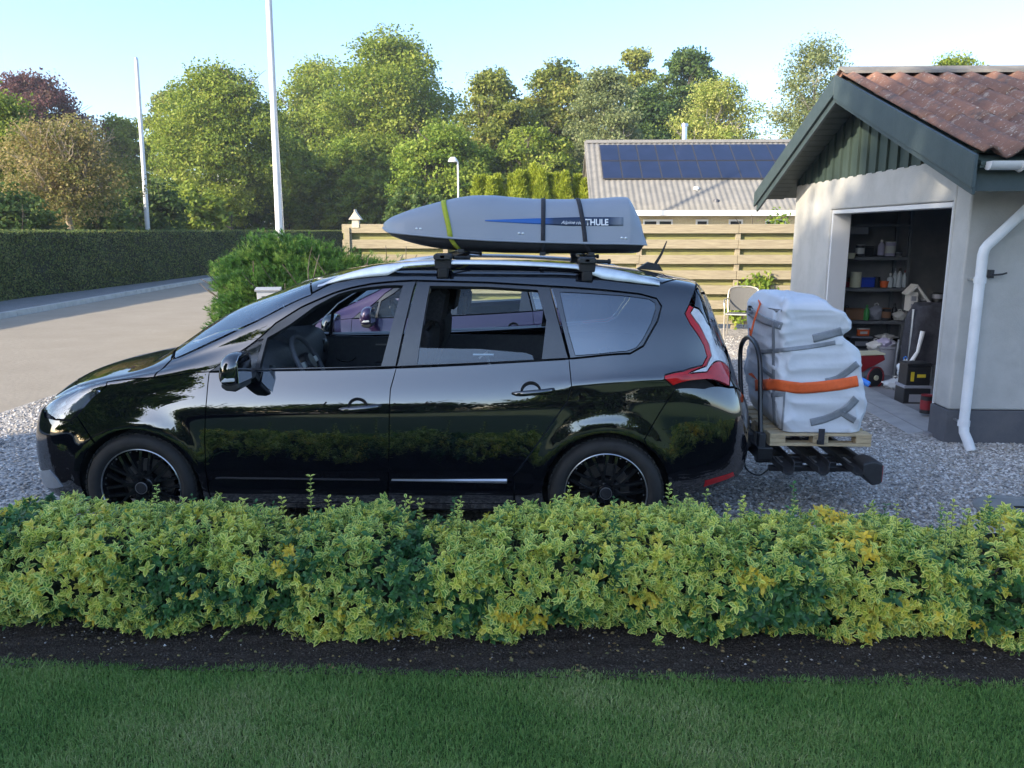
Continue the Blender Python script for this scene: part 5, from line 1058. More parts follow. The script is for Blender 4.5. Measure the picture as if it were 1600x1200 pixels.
# gable cladding: boards and battens in one wall face
cb = MB(); y = gy0 + .02; k = 0
while y < gy1 - .05:
    w_ = .165 if k % 2 == 0 else .085; xx0, xx1 = (3.625, 3.645) if k % 2 == 0 else (3.595, 3.655); yb = min(y + w_, gy1); roofz = lambda q: ze + (zr_ - ze) * (1 - abs(q - yr_) / (yr_ - ey0)) - .035
    if roofz(y) > 2.49 and roofz(yb) > 2.49: cb.prism([(y, 2.455), (yb, 2.455), (yb, roofz(yb)), (y, roofz(y))], 0, xx0 - (.0 if k % 2 else .005), xx1 - .01)
    y = yb + (.004 if k % 2 == 0 else .004); k += 1
gb(cb, 'gable_boards', green); gb(MB().prism([(gy0, 2.47), (yr_, zr_ - .04), (gy1, 2.47)], 0, 3.66, 3.70), 'gable_backing', green)
gb(MB().box(3.25, 9.6, ey0 + .10, ey0 + .13, 2.14, 2.385), 'fascia', green2); gb(MB().box(3.25, 9.6, ey0 + .13, gy0, 2.42, 2.44), 'eave_soffit', green)
gut = MB(); v = []; f = []
for x in (3.27, 9.6):
    for i in range(13): a = pi * i / 12; v.append((x, 6.075 + .062 * cos(a), 2.345 - .062 * sin(a)))
f = [(i, i + 1, i + 14, i + 13) for i in range(12)] + [tuple(range(13)), tuple(range(25, 12, -1))]; wg_ = mat('white_gutter', (.66, .68, .70), (.58, .60, .62), 5, rough=.35)
gt = gb(gut.add(v, f), 'gutter', wg_, smooth=True, ang=60)
for x in (3.50, 4.15, 4.8):
    q = [(x, 6.075 + .068 * cos(pi * i / 12), 2.345 - .068 * sin(pi * i / 12)) for i in range(13)]; gb(MB().tube(q, .010, 6), 'gutter_bracket', wg_, gt)
e0 = at(1523, 392, Y=6.70); e1 = at(1510, 672, Y=6.70); u0 = at(1600, 326, Y=6.70); u0 = u0 + (u0 - e0) * .8; xm = (e0.x + e1.x) / 2 + .02
dp = gb(MB().tube([u0, Vector((xm + .03, 6.70, e0.z + .045)), Vector((xm + .01, 6.70, e0.z + .015)), Vector((xm, 6.70, e0.z - .03)), (xm, 6.70, .24), (xm, 6.68, .15), (xm + .015, 6.63, .08), (xm + .03, 6.60, .01)], .041, 20), 'downpipe', wg_, smooth=True, ang=50)
for z in (1.42, .20): gb(MB().lathe([(.042, z), (.048, z), (.048, z + .05), (.042, z + .05)], c=(xm, 6.70, 0), n=24, closed=True), 'collar', wg_, dp, smooth=True); gb(MB().box(xm - .008, xm + .008, 6.74, 6.88, z + .015, z + .03), 'pipe_clip', M['silver'], dp)
hk = at(1548, 428, Y=6.86); gb(MB().box(hk.x - .02, hk.x + .02, 6.84, 6.88, hk.z - .035, hk.z + .035).tube([(hk.x - .02, 6.82, hk.z - .01), (hk.x + .06, 6.80, hk.z), (hk.x + .11, 6.82, hk.z + .01)], .009, 6), 'wall_hook', M['trim'], bevel=.004)

# ---------------------------------------------------------------- garage contents
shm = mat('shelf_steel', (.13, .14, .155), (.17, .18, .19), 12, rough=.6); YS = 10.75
sh = thing('shelving', 'dark steel shelving unit along the back wall of the garage', 'shelf unit', (4.75, YS, 0))
sz = [at(1370, p, Y=YS).z for p in (401, 450, 501, 545)]; sx0, sx1 = 4.0, at(1417, 450, Y=YS).x
for z in sz + [.12]: MB().box(sx0 - 4.75, sx1 - 4.75, -.02, .42, z - .045, z).build('shelf', shm, sh, bevel=.003)
MB().box(sx0 - 4.75, sx1 - 4.75, -.02, .42, 1.90, 1.93).build('shelf', shm, sh)
for x in (sx0, sx1 - .04):
    for y in (-.025, .38): MB().box(x - 4.75, x - 4.75 + .04, y, y + .04, .03, 2.2).build('post', shm, sh)
bt = at(1450, 486, Y=10.2); wb = thing('workbench', 'pale workbench beside the shelving in the garage', 'workbench', (5.45, 10.2, 0))
MB().box(-.42, .75, 0, .75, bt.z - .04, bt.z).build('bench_top', mat('bench_laminate', (.36, .37, .38), rough=.5), wb, bevel=.004)
for x in (-.40, .70): MB().box(x, x + .05, .02, .07, .03, bt.z - .04).build('leg', shm, wb); MB().box(x, x + .05, .65, .70, .03, bt.z - .04).build('leg', shm, wb)
MB().box(-.40, -.25, .0, .03, .45, bt.z - .045).build('end_panel', M['plastic_w'], wb)
C_ = lambda n, c, **k: mat(n, c, **k)
cols = dict(white=C_('enamel_white', (.62, .62, .60), rough=.4), cream=C_('cream_plastic', (.62, .60, .42), rough=.5), blue=C_('blue_plastic', (.02, .06, .42), rough=.35), orange=C_('orange_plastic', (.70, .13, .03), rough=.45), red=C_('red_plastic', (.22, .015, .02), rough=.4), green=C_('green_plastic', (.06, .32, .08), rough=.35), brown=C_('cardboard', (.25, .13, .07), rough=.9), grey=C_('grey_plastic', (.26, .27, .31), rough=.6), black=C_('black_plastic', (.018, .018, .02), rough=.4), lilac=C_('lilac_label', (.45, .42, .58), rough=.5), yellow=C_('yellow_print', (.62, .48, .03), rough=.5), blue2=C_('light_blue_plastic', (.04, .22, .70), rough=.4), clear=C_('clear_bottle', (.55, .60, .64), rough=.15, coat=.5))
def item(shape, name, label, cat, px, pb, wpx, hpx, Y, c, c2=None, group=None, rz=0.0, dp=None):
    b = at(px, pb, Y=Y); s = (Vector((b.x, b.y, b.z)) - Vector((0, 0, H))).length / F * .98; w_, h = wpx * s, hpx * s; t = thing(name, label, cat, b, rz, group); m = cols[c]; m2 = cols[c2 or c]; d = dp or w_ * .7
    if shape == 'can':
        MB().lathe([(0, 0), (w_ / 2, 0), (w_ / 2, h * .93), (w_ * .46, h * .95), (0, h * .95)], n=20).build('body', m, t, smooth=True); MB().lathe([(0, h * .955), (w_ * .5, h * .955), (w_ * .51, h), (w_ * .44, h), (w_ * .42, h * .975), (0, h * .975)], n=20).build('lid', m2, t, smooth=True)
        MB().lathe([(w_ * .502, h * .2), (w_ * .507, h * .22), (w_ * .507, h * .7), (w_ * .502, h * .72)], n=20).build('label', m2, t, smooth=True)
    elif shape == 'bottle':
        MB().lathe([(0, 0), (w_ * .46, 0), (w_ / 2, h * .04), (w_ / 2, h * .62), (w_ * .30, h * .76), (w_ * .16, h * .80), (w_ * .16, h * .88), (0, h * .88)], n=18).build('body', m, t, smooth=True); MB().lathe([(0, h * .86), (w_ * .21, h * .86), (w_ * .19, h), (0, h)], n=14).build('cap', m2, t, smooth=True)
    elif shape == 'box':
        MB().box(-w_ / 2, w_ / 2, 0, d, 0, h * .86).build('body', m, t, bevel=min(.008, w_ * .06)); MB().box(-w_ * .52, w_ * .52, -.006, d + .006, h * .87, h).build('lid', m2, t, bevel=.004)
        MB().box(-w_ * .3, w_ * .3, -.004, -.001, h * .25, h * .6).build('label', m2, t)
    elif shape == 'tub':
        MB().lathe([(0, 0), (w_ * .38, 0), (w_ / 2, h), (w_ * .53, h), (w_ * .53, h * .93), (w_ * .48, h * .9), (w_ * .36, .01), (0, .01)], n=22).build('body', m, t, smooth=True); q = [(w_ * .5 * cos(a), -.02 * sin(a) - w_ * .2 * sin(a), h * (.95 + .02 * sin(a))) for a in np.linspace(0, pi, 12)]; MB().tube(q, .004, 5).build('handle', m2, t)
    elif shape == 'bag':
        n1, n2 = 18, 10; v = []; f = []
        for i in range(n2 + 1):
            for k in range(n1):
                a = 2 * pi * k / n1; e = i / n2; r = w_ / 2 * (.75 + .4 * sin(pi * e)) * (1 - .75 * max(0, e - .75) / .25) * (1 + .14 * sin(a * 3 + e * 7) + .10 * sin(a * 7 - e * 11)); v.append((r * cos(a), r * sin(a) * .8, h * e * (1 + .06 * sin(a * 4))))
        for i in range(n2):
            for k in range(n1): a = i * n1 + k; b_ = i * n1 + (k + 1) % n1; f.append((a, b_, b_ + n1, a + n1))
        MB().add(v, f).build('bag', m, t, smooth=True); MB().tube([(-w_ * .1, 0, h * .95), (-w_ * .15, 0, h * 1.12), (0, -.01, h * 1.18), (w_ * .12, 0, h * 1.1), (w_ * .08, 0, h * .95)], .006, 5).build('handle', m2, t)
    return t
g_ = 'things stored on the garage shelves'
item('can', 'paint_can', 'white topped black paint can on the upper garage shelf', 'can', 1343, 400, 12, 16, YS, 'black', 'white', g_)
item('bottle', 'spray_bottle', 'slim white bottle on the upper garage shelf', 'bottle', 1376, 399, 9, 22, YS, 'lilac', 'white', g_)
item('can', 'tin', 'pale lilac tin at the right of the upper garage shelf', 'tin', 1390, 400, 14, 20, YS, 'lilac', 'white', g_)
item('tub', 'pot', 'cream pot lying at the left end of the upper garage shelf', 'pot', 1327, 404, 17, 8, YS - .1, 'cream', 'red', g_)
item('can', 'canister', 'cream canister with a wide lid on the middle garage shelf', 'canister', 1336, 449, 15, 22, YS, 'cream', 'cream', g_)
item('box', 'pouch', 'blue pouch on the middle garage shelf', 'pouch', 1356, 449, 19, 14, YS, 'blue', 'blue', g_)
item('tub', 'tub', 'orange tub on the middle garage shelf', 'tub', 1381, 449, 12, 9, YS, 'orange', 'orange', g_)
item('bottle', 'bottle', 'clear bottle just right of the orange tub', 'bottle', 1390, 449, 9, 20, YS, 'clear', 'white', g_)
item('bottle', 'bottle', 'clear bottle with a grey cap, second from the orange tub', 'bottle', 1397, 448, 7, 26, YS + .05, 'clear', 'grey', g_)
item('bottle', 'bottle', 'clear tall bottle with a dark cap on the middle garage shelf', 'bottle', 1404, 449, 8, 27, YS, 'clear', 'black', g_)
item('bottle', 'bottle', 'clear bottle with a red cap at the right of the middle garage shelf', 'bottle', 1412, 449, 6, 24, YS, 'clear', 'red', g_)
item('box', 'crate', 'red crate at the left end of the middle garage shelf', 'crate', 1322, 449, 12, 8, YS + .1, 'red', 'red', g_)
item('box', 'cardboard_box', 'brown cardboard box on the lower garage shelf', 'box', 1336, 500, 28, 16, YS, 'brown', 'brown', g_)
item('bottle', 'bottle', 'green bottle beside the brown cardboard box', 'bottle', 1353, 500, 8, 22, YS, 'green', 'green', g_)
item('bag', 'bag', 'grey plastic bag behind the green bottle on the lower garage shelf', 'bag', 1368, 499, 20, 20, YS + .12, 'grey', 'white', g_)
item('can', 'paint_can', 'small dark paint can in the middle of the lower garage shelf', 'can', 1384, 500, 12, 17, YS, 'black', 'brown', g_)
item('bag', 'bag', 'small white bag at the right of the lower garage shelf', 'bag', 1405, 500, 17, 13, YS, 'white', 'white', g_)
item('bottle', 'bottle', 'dark bottle at the right end of the lower garage shelf', 'bottle', 1396, 500, 7, 24, YS + .1, 'black', 'black', g_)
item('box', 'tool_case', 'black tool case on the bottom garage shelf', 'case', 1345, 545, 30, 18, YS, 'black', 'grey', g_)
item('box', 'tool_case', 'wide black case at the right of the bottom garage shelf', 'case', 1384, 545, 40, 16, YS, 'black', 'black', g_)
item('box', 'packet', 'orange packet leaning on the black tool case', 'packet', 1349, 525, 18, 11, YS - .02, 'orange', 'white', g_, rz=.1, dp=.03)
# on the bench
bx = at(1426, 486, Y=10.25); t = thing('bird_table', 'white miniature house with a sloping roof standing on the workbench', 'model house', bx)
MB().box(-.05, .05, 0, .14, 0, .24).build('body', cols['white'], t); MB().prism([(-.09, .22), (.02, .34), (.20, .12), (.185, .10), (.02, .30), (-.08, .20)], 1, -.03, .16).build('roof', cols['white'], t)
for z in (.03, .13): MB().box(-.03, .03, -.004, -.001, z, z + .06).build('window', cols['grey'], t)
item('can', 'jar', 'dark jar on the workbench beside the white miniature house', 'jar', 1443, 486, 11, 16, 10.3, 'black', 'grey', 'things on the workbench')
item('can', 'jar', 'grey drum on the workbench near the right wall', 'drum', 1463, 487, 15, 26, 10.3, 'grey', 'black', 'things on the workbench')
for sh_, nm, lb, ct, px, pb, w_, h_, dy, c, c2 in (('can', 'tin', 'small brown tin behind the cream canister', 'tin', 1328, 449, 8, 14, .2, 'brown', 'black'), ('can', 'jar', 'black jar between the blue pouch and the orange tub', 'jar', 1369, 449, 9, 15, .15, 'black', 'black'),
    ('box', 'box', 'dark box beside the lilac tin on the upper garage shelf', 'box', 1358, 400, 12, 14, .12, 'black', 'black'), ('can', 'jar', 'short grey jar at the right end of the upper garage shelf', 'jar', 1404, 401, 9, 7, 0, 'grey', 'black'), ('bag', 'bag', 'dark crumpled bag at the left end of the lower garage shelf', 'bag', 1322, 500, 16, 18, .2, 'black', 'black'),
    ('bottle', 'bottle', 'white bottle lying behind the small white bag on the lower garage shelf', 'bottle', 1412, 499, 7, 20, .2, 'white', 'grey'), ('box', 'box', 'grey box on top of the garage shelving', 'box', 1340, 366, 30, 12, 0, 'grey', 'grey'), ('bag', 'bag', 'white cable bundle on the wide black case', 'cable bundle', 1384, 529, 26, 6, -.05, 'white', 'white'),
    ('can', 'paint_can', 'yellow banded paint can under the bottom garage shelf', 'can', 1330, 590, 16, 20, .05, 'black', 'yellow'), ('box', 'crate', 'grey crate under the bottom garage shelf', 'crate', 1398, 588, 30, 24, .1, 'grey', 'black')):
    item(sh_, nm, lb, ct, px, pb, w_, h_, YS + dy, c, c2, g_)
# on the floor
f_ = 'things standing on the garage floor'
def fl(px, py): p = at(px, py, Z=.035); return p.y
item('tub', 'waste_bin', 'grey waste bin heaped with rubbish on the garage floor', 'bin', 1383, 583, 36, 40, fl(1383, 583), 'grey', 'white', f_)
wbp = at(1383, 560, Y=fl(1383, 583))
for k, (dx, dz, c, lb) in enumerate([(-.12, .28, 'white', 'white crumpled bag on the left side of the grey waste bin'), (.05, .30, 'grey', 'grey crumpled bag heaped on the grey waste bin'), (-.02, .36, 'lilac', 'lilac bag on top of the grey waste bin')]):
    item('bag', 'bag', lb, 'bag', 1383 + dx * 130, 562 - dz * 50, 22, 15, fl(1383, 583) - .02, c, 'white', 'rubbish bags on the waste bin')
item('box', 'storage_case', 'black and yellow printed case on top of another black case', 'case', 1434, 603, 33, 32, 8.35, 'black', 'black', f_, dp=.2)
for dx_, w2_, z_, h2_ in ((-.085, .035, .05, .10), (-.02, .09, .09, .035)): MB().box(dx_, dx_ + w2_, -.009, -.005, z_, z_ + h2_).build('print', cols['yellow'], [o for o in bpy.data.objects if o.name.startswith('storage_case')][0])
item('box', 'storage_case', 'lower black case with a white label by the garage door post', 'case', 1431, 637, 37, 32, 8.35, 'black', 'grey', f_, dp=.22)
item('can', 'paint_can', 'small black and red paint can nearest to the garage door post', 'can', 1446, 645, 16, 26, 7.75, 'black', 'red', f_)
item('bag', 'bag', 'crumpled clear bag on the garage floor beside the black cases', 'bag', 1398, 608, 30, 16, fl(1398, 606), 'clear', 'white', f_)
item('bag', 'rag', 'pale blue rag hanging over the black cases', 'rag', 1412, 590, 18, 26, 8.9, 'clear', 'blue2', f_)
hr = at(1367, 590, Y=fl(1367, 604)); t = thing('hose_reel', 'black reel with a red rim on the garage floor', 'reel', (hr.x, hr.y, hr.z), R(25))
MB().lathe([(.0, -.02), (.02, -.02), (.02, 0), (.12, .0), (.12, .06), (0, .06)], axis='y', n=28).build('drum', cols['black'], t, smooth=True); MB().tube([(.125 * cos(a), -.01, .125 * sin(a)) for a in np.linspace(0, 2 * pi, 30)], .010, 6).build('rim', cols['red'], t, smooth=True); MB().lathe([(0, -.03), (.03, -.03), (.03, -.01)], axis='y', n=14).build('hub', cols['cream'], t)
rb = at(1352, 588, Y=fl(1352, 600)); t = thing('toolbox', 'red toolbox with a question mark on its side, half hidden by the wrapped bundle', 'toolbox', rb)
MB().prism([(-.25, -.08), (.22, .20), (.20, .26), (-.25, .24)], 1, 0, .25).build('body', cols['red'], t, bevel=.01); MB().prism([(-.25, .245), (.21, .265), (.21, .28), (-.25, .262)], 1, -.01, .26).build('lid', cols['cream'], t)
tm = text_mesh('?', .14, .001); o = link('question_mark', tm, cols['white'], t); o.location = (-.09, -.004, .06); o.rotation_euler = (pi / 2, 0, 0)
# coat-draped chair
cc = at(1448, 580, Y=9.4); t = thing('draped_chair', 'chair draped with dark cloth behind the black cases in the garage', 'chair', (cc.x, 9.4, .04)); dk = mat('dark_cloth', (.030, .030, .038), (.05, .05, .06), 14, rough=.95, bump=.4, bscale=20)
v = []; f = []
for i in range(19):
    for j in range(25):
        a = 2 * pi * j / 24; e = i / 18; r = .26 * min(1, (e * 2.2) ** .5) * (1 + .12 * e); z = .96 - .62 * max(0, e - .28) / .72 - .10 * e * e; fold = 1 + (.05 + .10 * e) * sin(a * 5 + e * 2) + .05 * sin(a * 11 - e * 3)
        v.append((r * cos(a) * fold + .03, r * .62 * sin(a) * fold + .05, z + .02 * sin(a * 3)))
for i in range(18):
    for j in range(24): a = i * 25 + j; f.append((a, a + 1, a + 26, a + 25))
MB().add(v, f).build('cloth', dk, t, smooth=True, ang=180)
for x in (-.25, .2): MB().tube([(x, -.05, 0), (x * .9, 0, .9)], .014, 6).build('leg', M['silver'], t); MB().tube([(x, .3, 0), (x * .9, .3, .5)], .014, 6).build('leg', M['silver'], t)
MB().tube([(-.32, -.2, .10), (-.28, -.18, .30), (-.20, -.15, .42), (-.16, -.14, .66)], [.03, .028, .02, .028], 8).build('rest', M['plastic_w'], t, smooth=True)

# ================================================================ ROOF BOX
stn = [(599, 348, 355, 357, .06), (603, 343, 359, 362, .13), (608, 339, 361.5, 368, .18), (620, 333.5, 363, 374, .23), (634, 328, 364.5, 379, .265), (660, 320.5, 367, 385.5, .30), (692, 312.5, 370, 390.5, .325), (720, 307, 372, 393, .335), (741, 305, 373, 394.5, .34), (765, 305, 374.5, 395.5, .345), (790, 307, 375.5, 396.5, .345), (830, 310, 377, 397, .345), (872, 311, 378, 397.5, .345), (930, 310, 379.5, 397.5, .345), (975, 307.5, 380, 397, .345), (984, 308, 380.3, 397, .345), (990, 316, 380.5, 397, .34), (997, 330, 380.7, 396.5, .335), (1003, 343, 381, 395, .33), (1006, 358, 381.2, 388, .325), (1008, 366, 381.3, 384, .32), (1010, 372, 381.4, 383, .31)]
BY = 5.31; bs_ = []
for px, yt, ys, yb, hw in stn:
    a = at(px, ys, Y=BY - hw); zt = at(px, yt, Y=BY - .10).z; zb = at(px, yb, Y=BY - hw + .05).z; bs_.append((a.x, zt, a.z, min(zb, a.z - .004), hw))
bx_ = np.array(bs_); BX = pchip(np.maximum.accumulate(bx_[:, 0] + np.arange(len(bx_)) * 1e-5), bx_[:, 1]); xs_ = np.maximum.accumulate(bx_[:, 0] + np.arange(len(bx_)) * 1e-5); fz = [pchip(xs_, bx_[:, i]) for i in (1, 2, 3, 4)]
ce = lambda q, p: np.sign(q) * np.abs(q)**p
def lidp(x, th, off=0.0):
    zt, zs, zb, hw = [float(f_(x)) for f_ in fz]; c, s = cos(th), sin(th)
    if s >= 0: lip = .010 * math.exp(-(s / .10)**2); y = -(hw + lip) * float(ce(c, .50)); z = zs + (zt - zs) * float(ce(s, .80)) ; n = Vector((0, -c * .8, s))
    else: y = -(hw - .012) * float(ce(c, .45)); z = zs + (zs - zb) * float(ce(s, .75)); n = Vector((0, -c, s))
    n.normalize(); return Vector((x, BY + y, z)) + n * off
O7 = Vector((.3, BY, 1.75)); rbx = thing('roof_box', 'long grey roof box with a pointed nose strapped on top of the black car', 'roof box', O7)
box_grey = mat('box_grey_abs', (.27, .30, .35), (.285, .315, .365), 3, rough=.42, bump=.08, bscale=600); box_blk = mat('box_black_abs', (.022, .023, .026), (.035, .036, .04), 4, rough=.5, bump=.1, bscale=300)
XX = np.unique(np.concatenate([np.linspace(xs_[0], xs_[-1], 90), xs_]))
def shell(a0, a1, n, name, m):
    v = []; f = []
    for x in XX:
        for j in range(n + 1): u_ = j / n; v.append(lidp(float(x), a0 + (a1 - a0) * u_) - O7)
    for i in range(len(XX) - 1):
        for j in range(n): a = i * (n + 1) + j; f.append((a, a + 1, a + n + 2, a + n + 1))
    f.append(tuple(range(n + 1))); f.append(tuple((len(XX) - 1) * (n + 1) + j for j in range(n, -1, -1)))
    return MB().add(v, f).build(name, m, rbx, smooth=True, ang=60)
lid = shell(.0, pi, 40, 'lid', box_grey); base = shell(pi + .0001, 2 * pi - .0001, 28, 'base', box_blk)
MB().tube([lidp(float(x), .0, .004) - O7 - Vector((0, 0, .004)) for x in XX], .006, 6).build('rim_bead', box_grey, rbx, smooth=True)
def bvh_of(*obs):
    V_ = []; F_ = []
    for o in obs:
        mw = o.matrix_world if o.parent is None else Matrix.Translation(o.parent.location) @ Matrix.Rotation(o.parent.rotation_euler.z, 4, 'Z') @ o.matrix_basis
        b = len(V_); V_ += [mw @ v.co for v in o.data.vertices]; F_ += [tuple(i + b for i in p.vertices) for p in o.data.polygons]
    return BVHTree.FromPolygons(V_, F_)
def cast(bv, px, py, off):
    r = Vector(ray(px, py)).normalized(); h = bv.ray_cast(Vector((0, 0, H)), r, 60)
    if h[0] is None:
        h = bv.find_nearest(Vector((0, 0, H)) + r * 5.1); return h[0] + h[1] * (off if h[1].dot(r) < 0 else -off)
    n = h[1] if h[1].dot(r) < 0 else -h[1]; return h[0] + n * off
def patch(bv, grid, name, m, parent, org, off=.002, smooth=True):
    """grid: rows of pixels laid on a real surface"""
    v = []; f = []; w_ = len(grid[0])
    for row in grid: v += [cast(bv, a, b, off) - org for a, b in row]
    for i in range(len(grid) - 1):
        for j in range(w_ - 1): a = i * w_ + j; f.append((a, a + 1, a + w_ + 1, a + w_))
    o = MB().add(v, f).build(name, m, parent, smooth=smooth, ang=180); s = o.modifiers.new('t', 'SOLIDIFY'); s.thickness = .0015; s.offset = 0; return o
def strip_px(bv, pts, wpx, name, m, parent, org, off=.003, k=8, across=4):
    P_ = smooth_path([(a, b, 0) for a, b in pts], k) if len(pts) > 2 else [Vector((pts[0][0] + (pts[1][0] - pts[0][0]) * i / k, pts[0][1] + (pts[1][1] - pts[0][1]) * i / k, 0)) for i in range(k + 1)]
    g = []
    for i, p in enumerate(P_):
        d = (P_[min(i + 1, len(P_) - 1)] - P_[max(i - 1, 0)]).normalized(); n = Vector((-d.y, d.x, 0)); w_ = wpx if np.isscalar(wpx) else wpx[0] + (wpx[1] - wpx[0]) * i / (len(P_) - 1); g.append([(p.x + n.x * w_ * (j / across - .5), p.y + n.y * w_ * (j / across - .5)) for j in range(across + 1)])
    return patch(bv, g, name, m, parent, org, off)
lb = bvh_of(lid, base)
dm = bpy.data.materials.new('stripe_print'); dm.use_nodes = True; n = dm.node_tree.nodes; l = dm.node_tree.links; tcx = n.new('ShaderNodeTexCoord'); sx_ = n.new('ShaderNodeSeparateXYZ'); l.new(tcx.outputs['Object'], sx_.inputs[0]); mr = n.new('ShaderNodeMapRange'); l.new(sx_.outputs[0], mr.inputs[0])
xa, xb = at(758, 345, Y=4.98).x - O7.x, at(974, 347, Y=4.98).x - O7.x; mr.inputs[1].default_value = xa; mr.inputs[2].default_value = xb; rp = n.new('ShaderNodeValToRGB'); l.new(mr.outputs[0], rp.inputs[0]); e = rp.color_ramp.elements; e[0].color = (.02, .12, .42, 1); e[1].color = (.19, .215, .26, 1); e[1].position = .98
for p_, c in ((.40, (.012, .11, .40)), (.50, (.012, .03, .08)), (.90, (.016, .035, .08))): q = e.new(p_); q.color = (*c, 1)
l.new(rp.outputs[0], n['Principled BSDF'].inputs['Base Color']); n['Principled BSDF'].inputs['Roughness'].default_value = .35
g = []
for i in range(5):
    u_ = i / 4; g.append([(758 + 216 * k / 40, (345 - (1.2 + 4.3 * min(1, k / 26))) * (1 - u_) + (345.5 + (.3 + 7.2 * min(1, k / 24))) * u_) for k in range(41)])
patch(lb, g, 'stripe', dm, lid, O7, .0015)
def lettering(body, px0, py0, hpx, wpx, bv, name, m, parent, org, off=.004, shear=0, offset=0):
    me = text_mesh(body, 1.0, 0, offset, shear); xs2 = [v.co.x for v in me.vertices]; ys2 = [v.co.y for v in me.vertices]; x0, x1, y0, y1 = min(xs2), max(xs2), min(ys2), max(ys2)
    for v in me.vertices: v.co = cast(bv, px0 + (v.co.x - x0) / (x1 - x0) * wpx, py0 - (v.co.y - y0) / (y1 - y0) * hpx, off) - org
    return link(name, me, m, parent)
wht = mat('white_print', (.78, .80, .82), rough=.4)
lettering('THULE', 914.5, 352.6, 10.2, 36, lb, 'lettering', wht, lid, O7, shear=0, offset=.03)
lettering('Alpine', 876.5, 351.8, 6.6, 22, lb, 'lettering', wht, lid, O7, shear=.35); lettering('100', 900, 350.8, 4.0, 10, lb, 'lettering', wht, lid, O7, shear=.35)
for px in (651, 657, 811, 817, 972, 978):
    p = cast(lb, px, 357.5 + (px - 650) * .045, .0) - O7; MB().lathe([(0, .004), (.006, .003), (.009, 0)], n=12).build('rivet', M['silver'], lid, smooth=True).matrix_basis = Matrix.Translation(p) @ Matrix.Rotation(pi / 2, 4, 'X')
# straps round the box
yel = mat('yellow_webbing', (.42, .46, .04), (.34, .38, .03), 60, rough=.8, bump=.2, bscale=500); blk = mat('black_webbing', (.022, .023, .03), (.035, .036, .045), 60, rough=.8, bump=.2, bscale=500)
def wrap(name, label, pxt, pyt, pxb, pyb, wd, m, group='straps round the roof box'):
    xt = at(pxt, pyt, Y=5.18).x; xb2 = at(pxb, pyb, Y=5.02).x; t = thing(name, label, 'strap', (xt, BY, 1.7), group=group); o_ = t.location.copy(); v = []; f = []; ths = np.linspace(-pi / 2, 3 * pi / 2, 84)
    for th_ in ths:
        s = sin(th_); x = xt + (xb2 - xt) * (1 - s) / 2
        for dx in (-wd / 2, wd / 2): v.append(lidp(x + dx, th_, .0045) - o_)
    for i in range(len(ths) - 1): f.append((2 * i, 2 * i + 1, 2 * i + 3, 2 * i + 2))
    o = MB().add(v, f).build('webbing', m, t, smooth=True, ang=180); s = o.modifiers.new('t', 'SOLIDIFY'); s.thickness = .002; s.offset = 0
    MB().box(-.02, .02, -.02, .02, -.012, .012).build('buckle', M['trim'], t, bevel=.003).location = lidp(xb2, -.9, .012) - o_
    return t
wrap('lashing_strap', 'yellow strap slanting over the nose of the roof box', 694, 310, 720, 392, .032, yel)
wrap('lashing_strap', 'dark upright strap round the middle of the roof box', 849, 310, 848, 397, .027, blk)
wrap('lashing_strap', 'dark slanting strap crossing the lettering on the roof box', 902, 310, 924, 396, .027, blk)
# roof bars
def bar(label, px, pyfoot):
    c = at(px, pyfoot, Y=4.71); x = c.x; t = thing('roof_bar', label, 'roof rack', (x, BY, 0), group='roof bars under the roof box'); zt = float(fz[2](x + .03)) - .012
    MB().box(-.018, .018, -.66, .66, zt - .026, zt).build('crossbar', M['trim'] if px < 800 else M['trim'], t, bevel=.006)
    for s in (-1, 1):
        zr = at(px, pyfoot - 6, Y=4.71).z; MB().prism([(-.045, zr - .05), (.045, zr - .05), (.05, zr - .005), (.032, zr + .02), (.030, zt - .03), (-.030, zt - .03), (-.032, zr + .02), (-.05, zr - .005)], 1, s * .60 - .045, s * .60 + .045).build('foot', M['rubber'], t, bevel=.012, seg=3)
        MB().prism([(-.050, zt - .032), (.05, zt - .032), (.055, zt - .006), (.04, zt + .006), (-.04, zt + .006), (-.055, zt - .006)], 1, s * .60 - .06, s * .60 + .06).build('end_cap', M['trim'] if px > 0 else 0, t, bevel=.008)
        MB().box(-.03, .03, s * .60 - .05, s * .60 + .04, zr - .105, zr - .045).build('foot_pad', M['rubber'], t, bevel=.01)
        MB().tube([(.055, s * .56, zt - .02), (.13, s * .50, zt - .025)], .011, 8).lathe([(0, -.012), (.016, -.008), (.016, .008), (0, .012)], c=(.14, s * .49, zt - .025), axis='x', n=12).build('clamp_knob', M['rubber'], t, smooth=True)
bar('front roof bar clamped on the rails near the yellow strap', 693, 412); bar('rear roof bar clamped on the rails under the lettering', 917, 417)

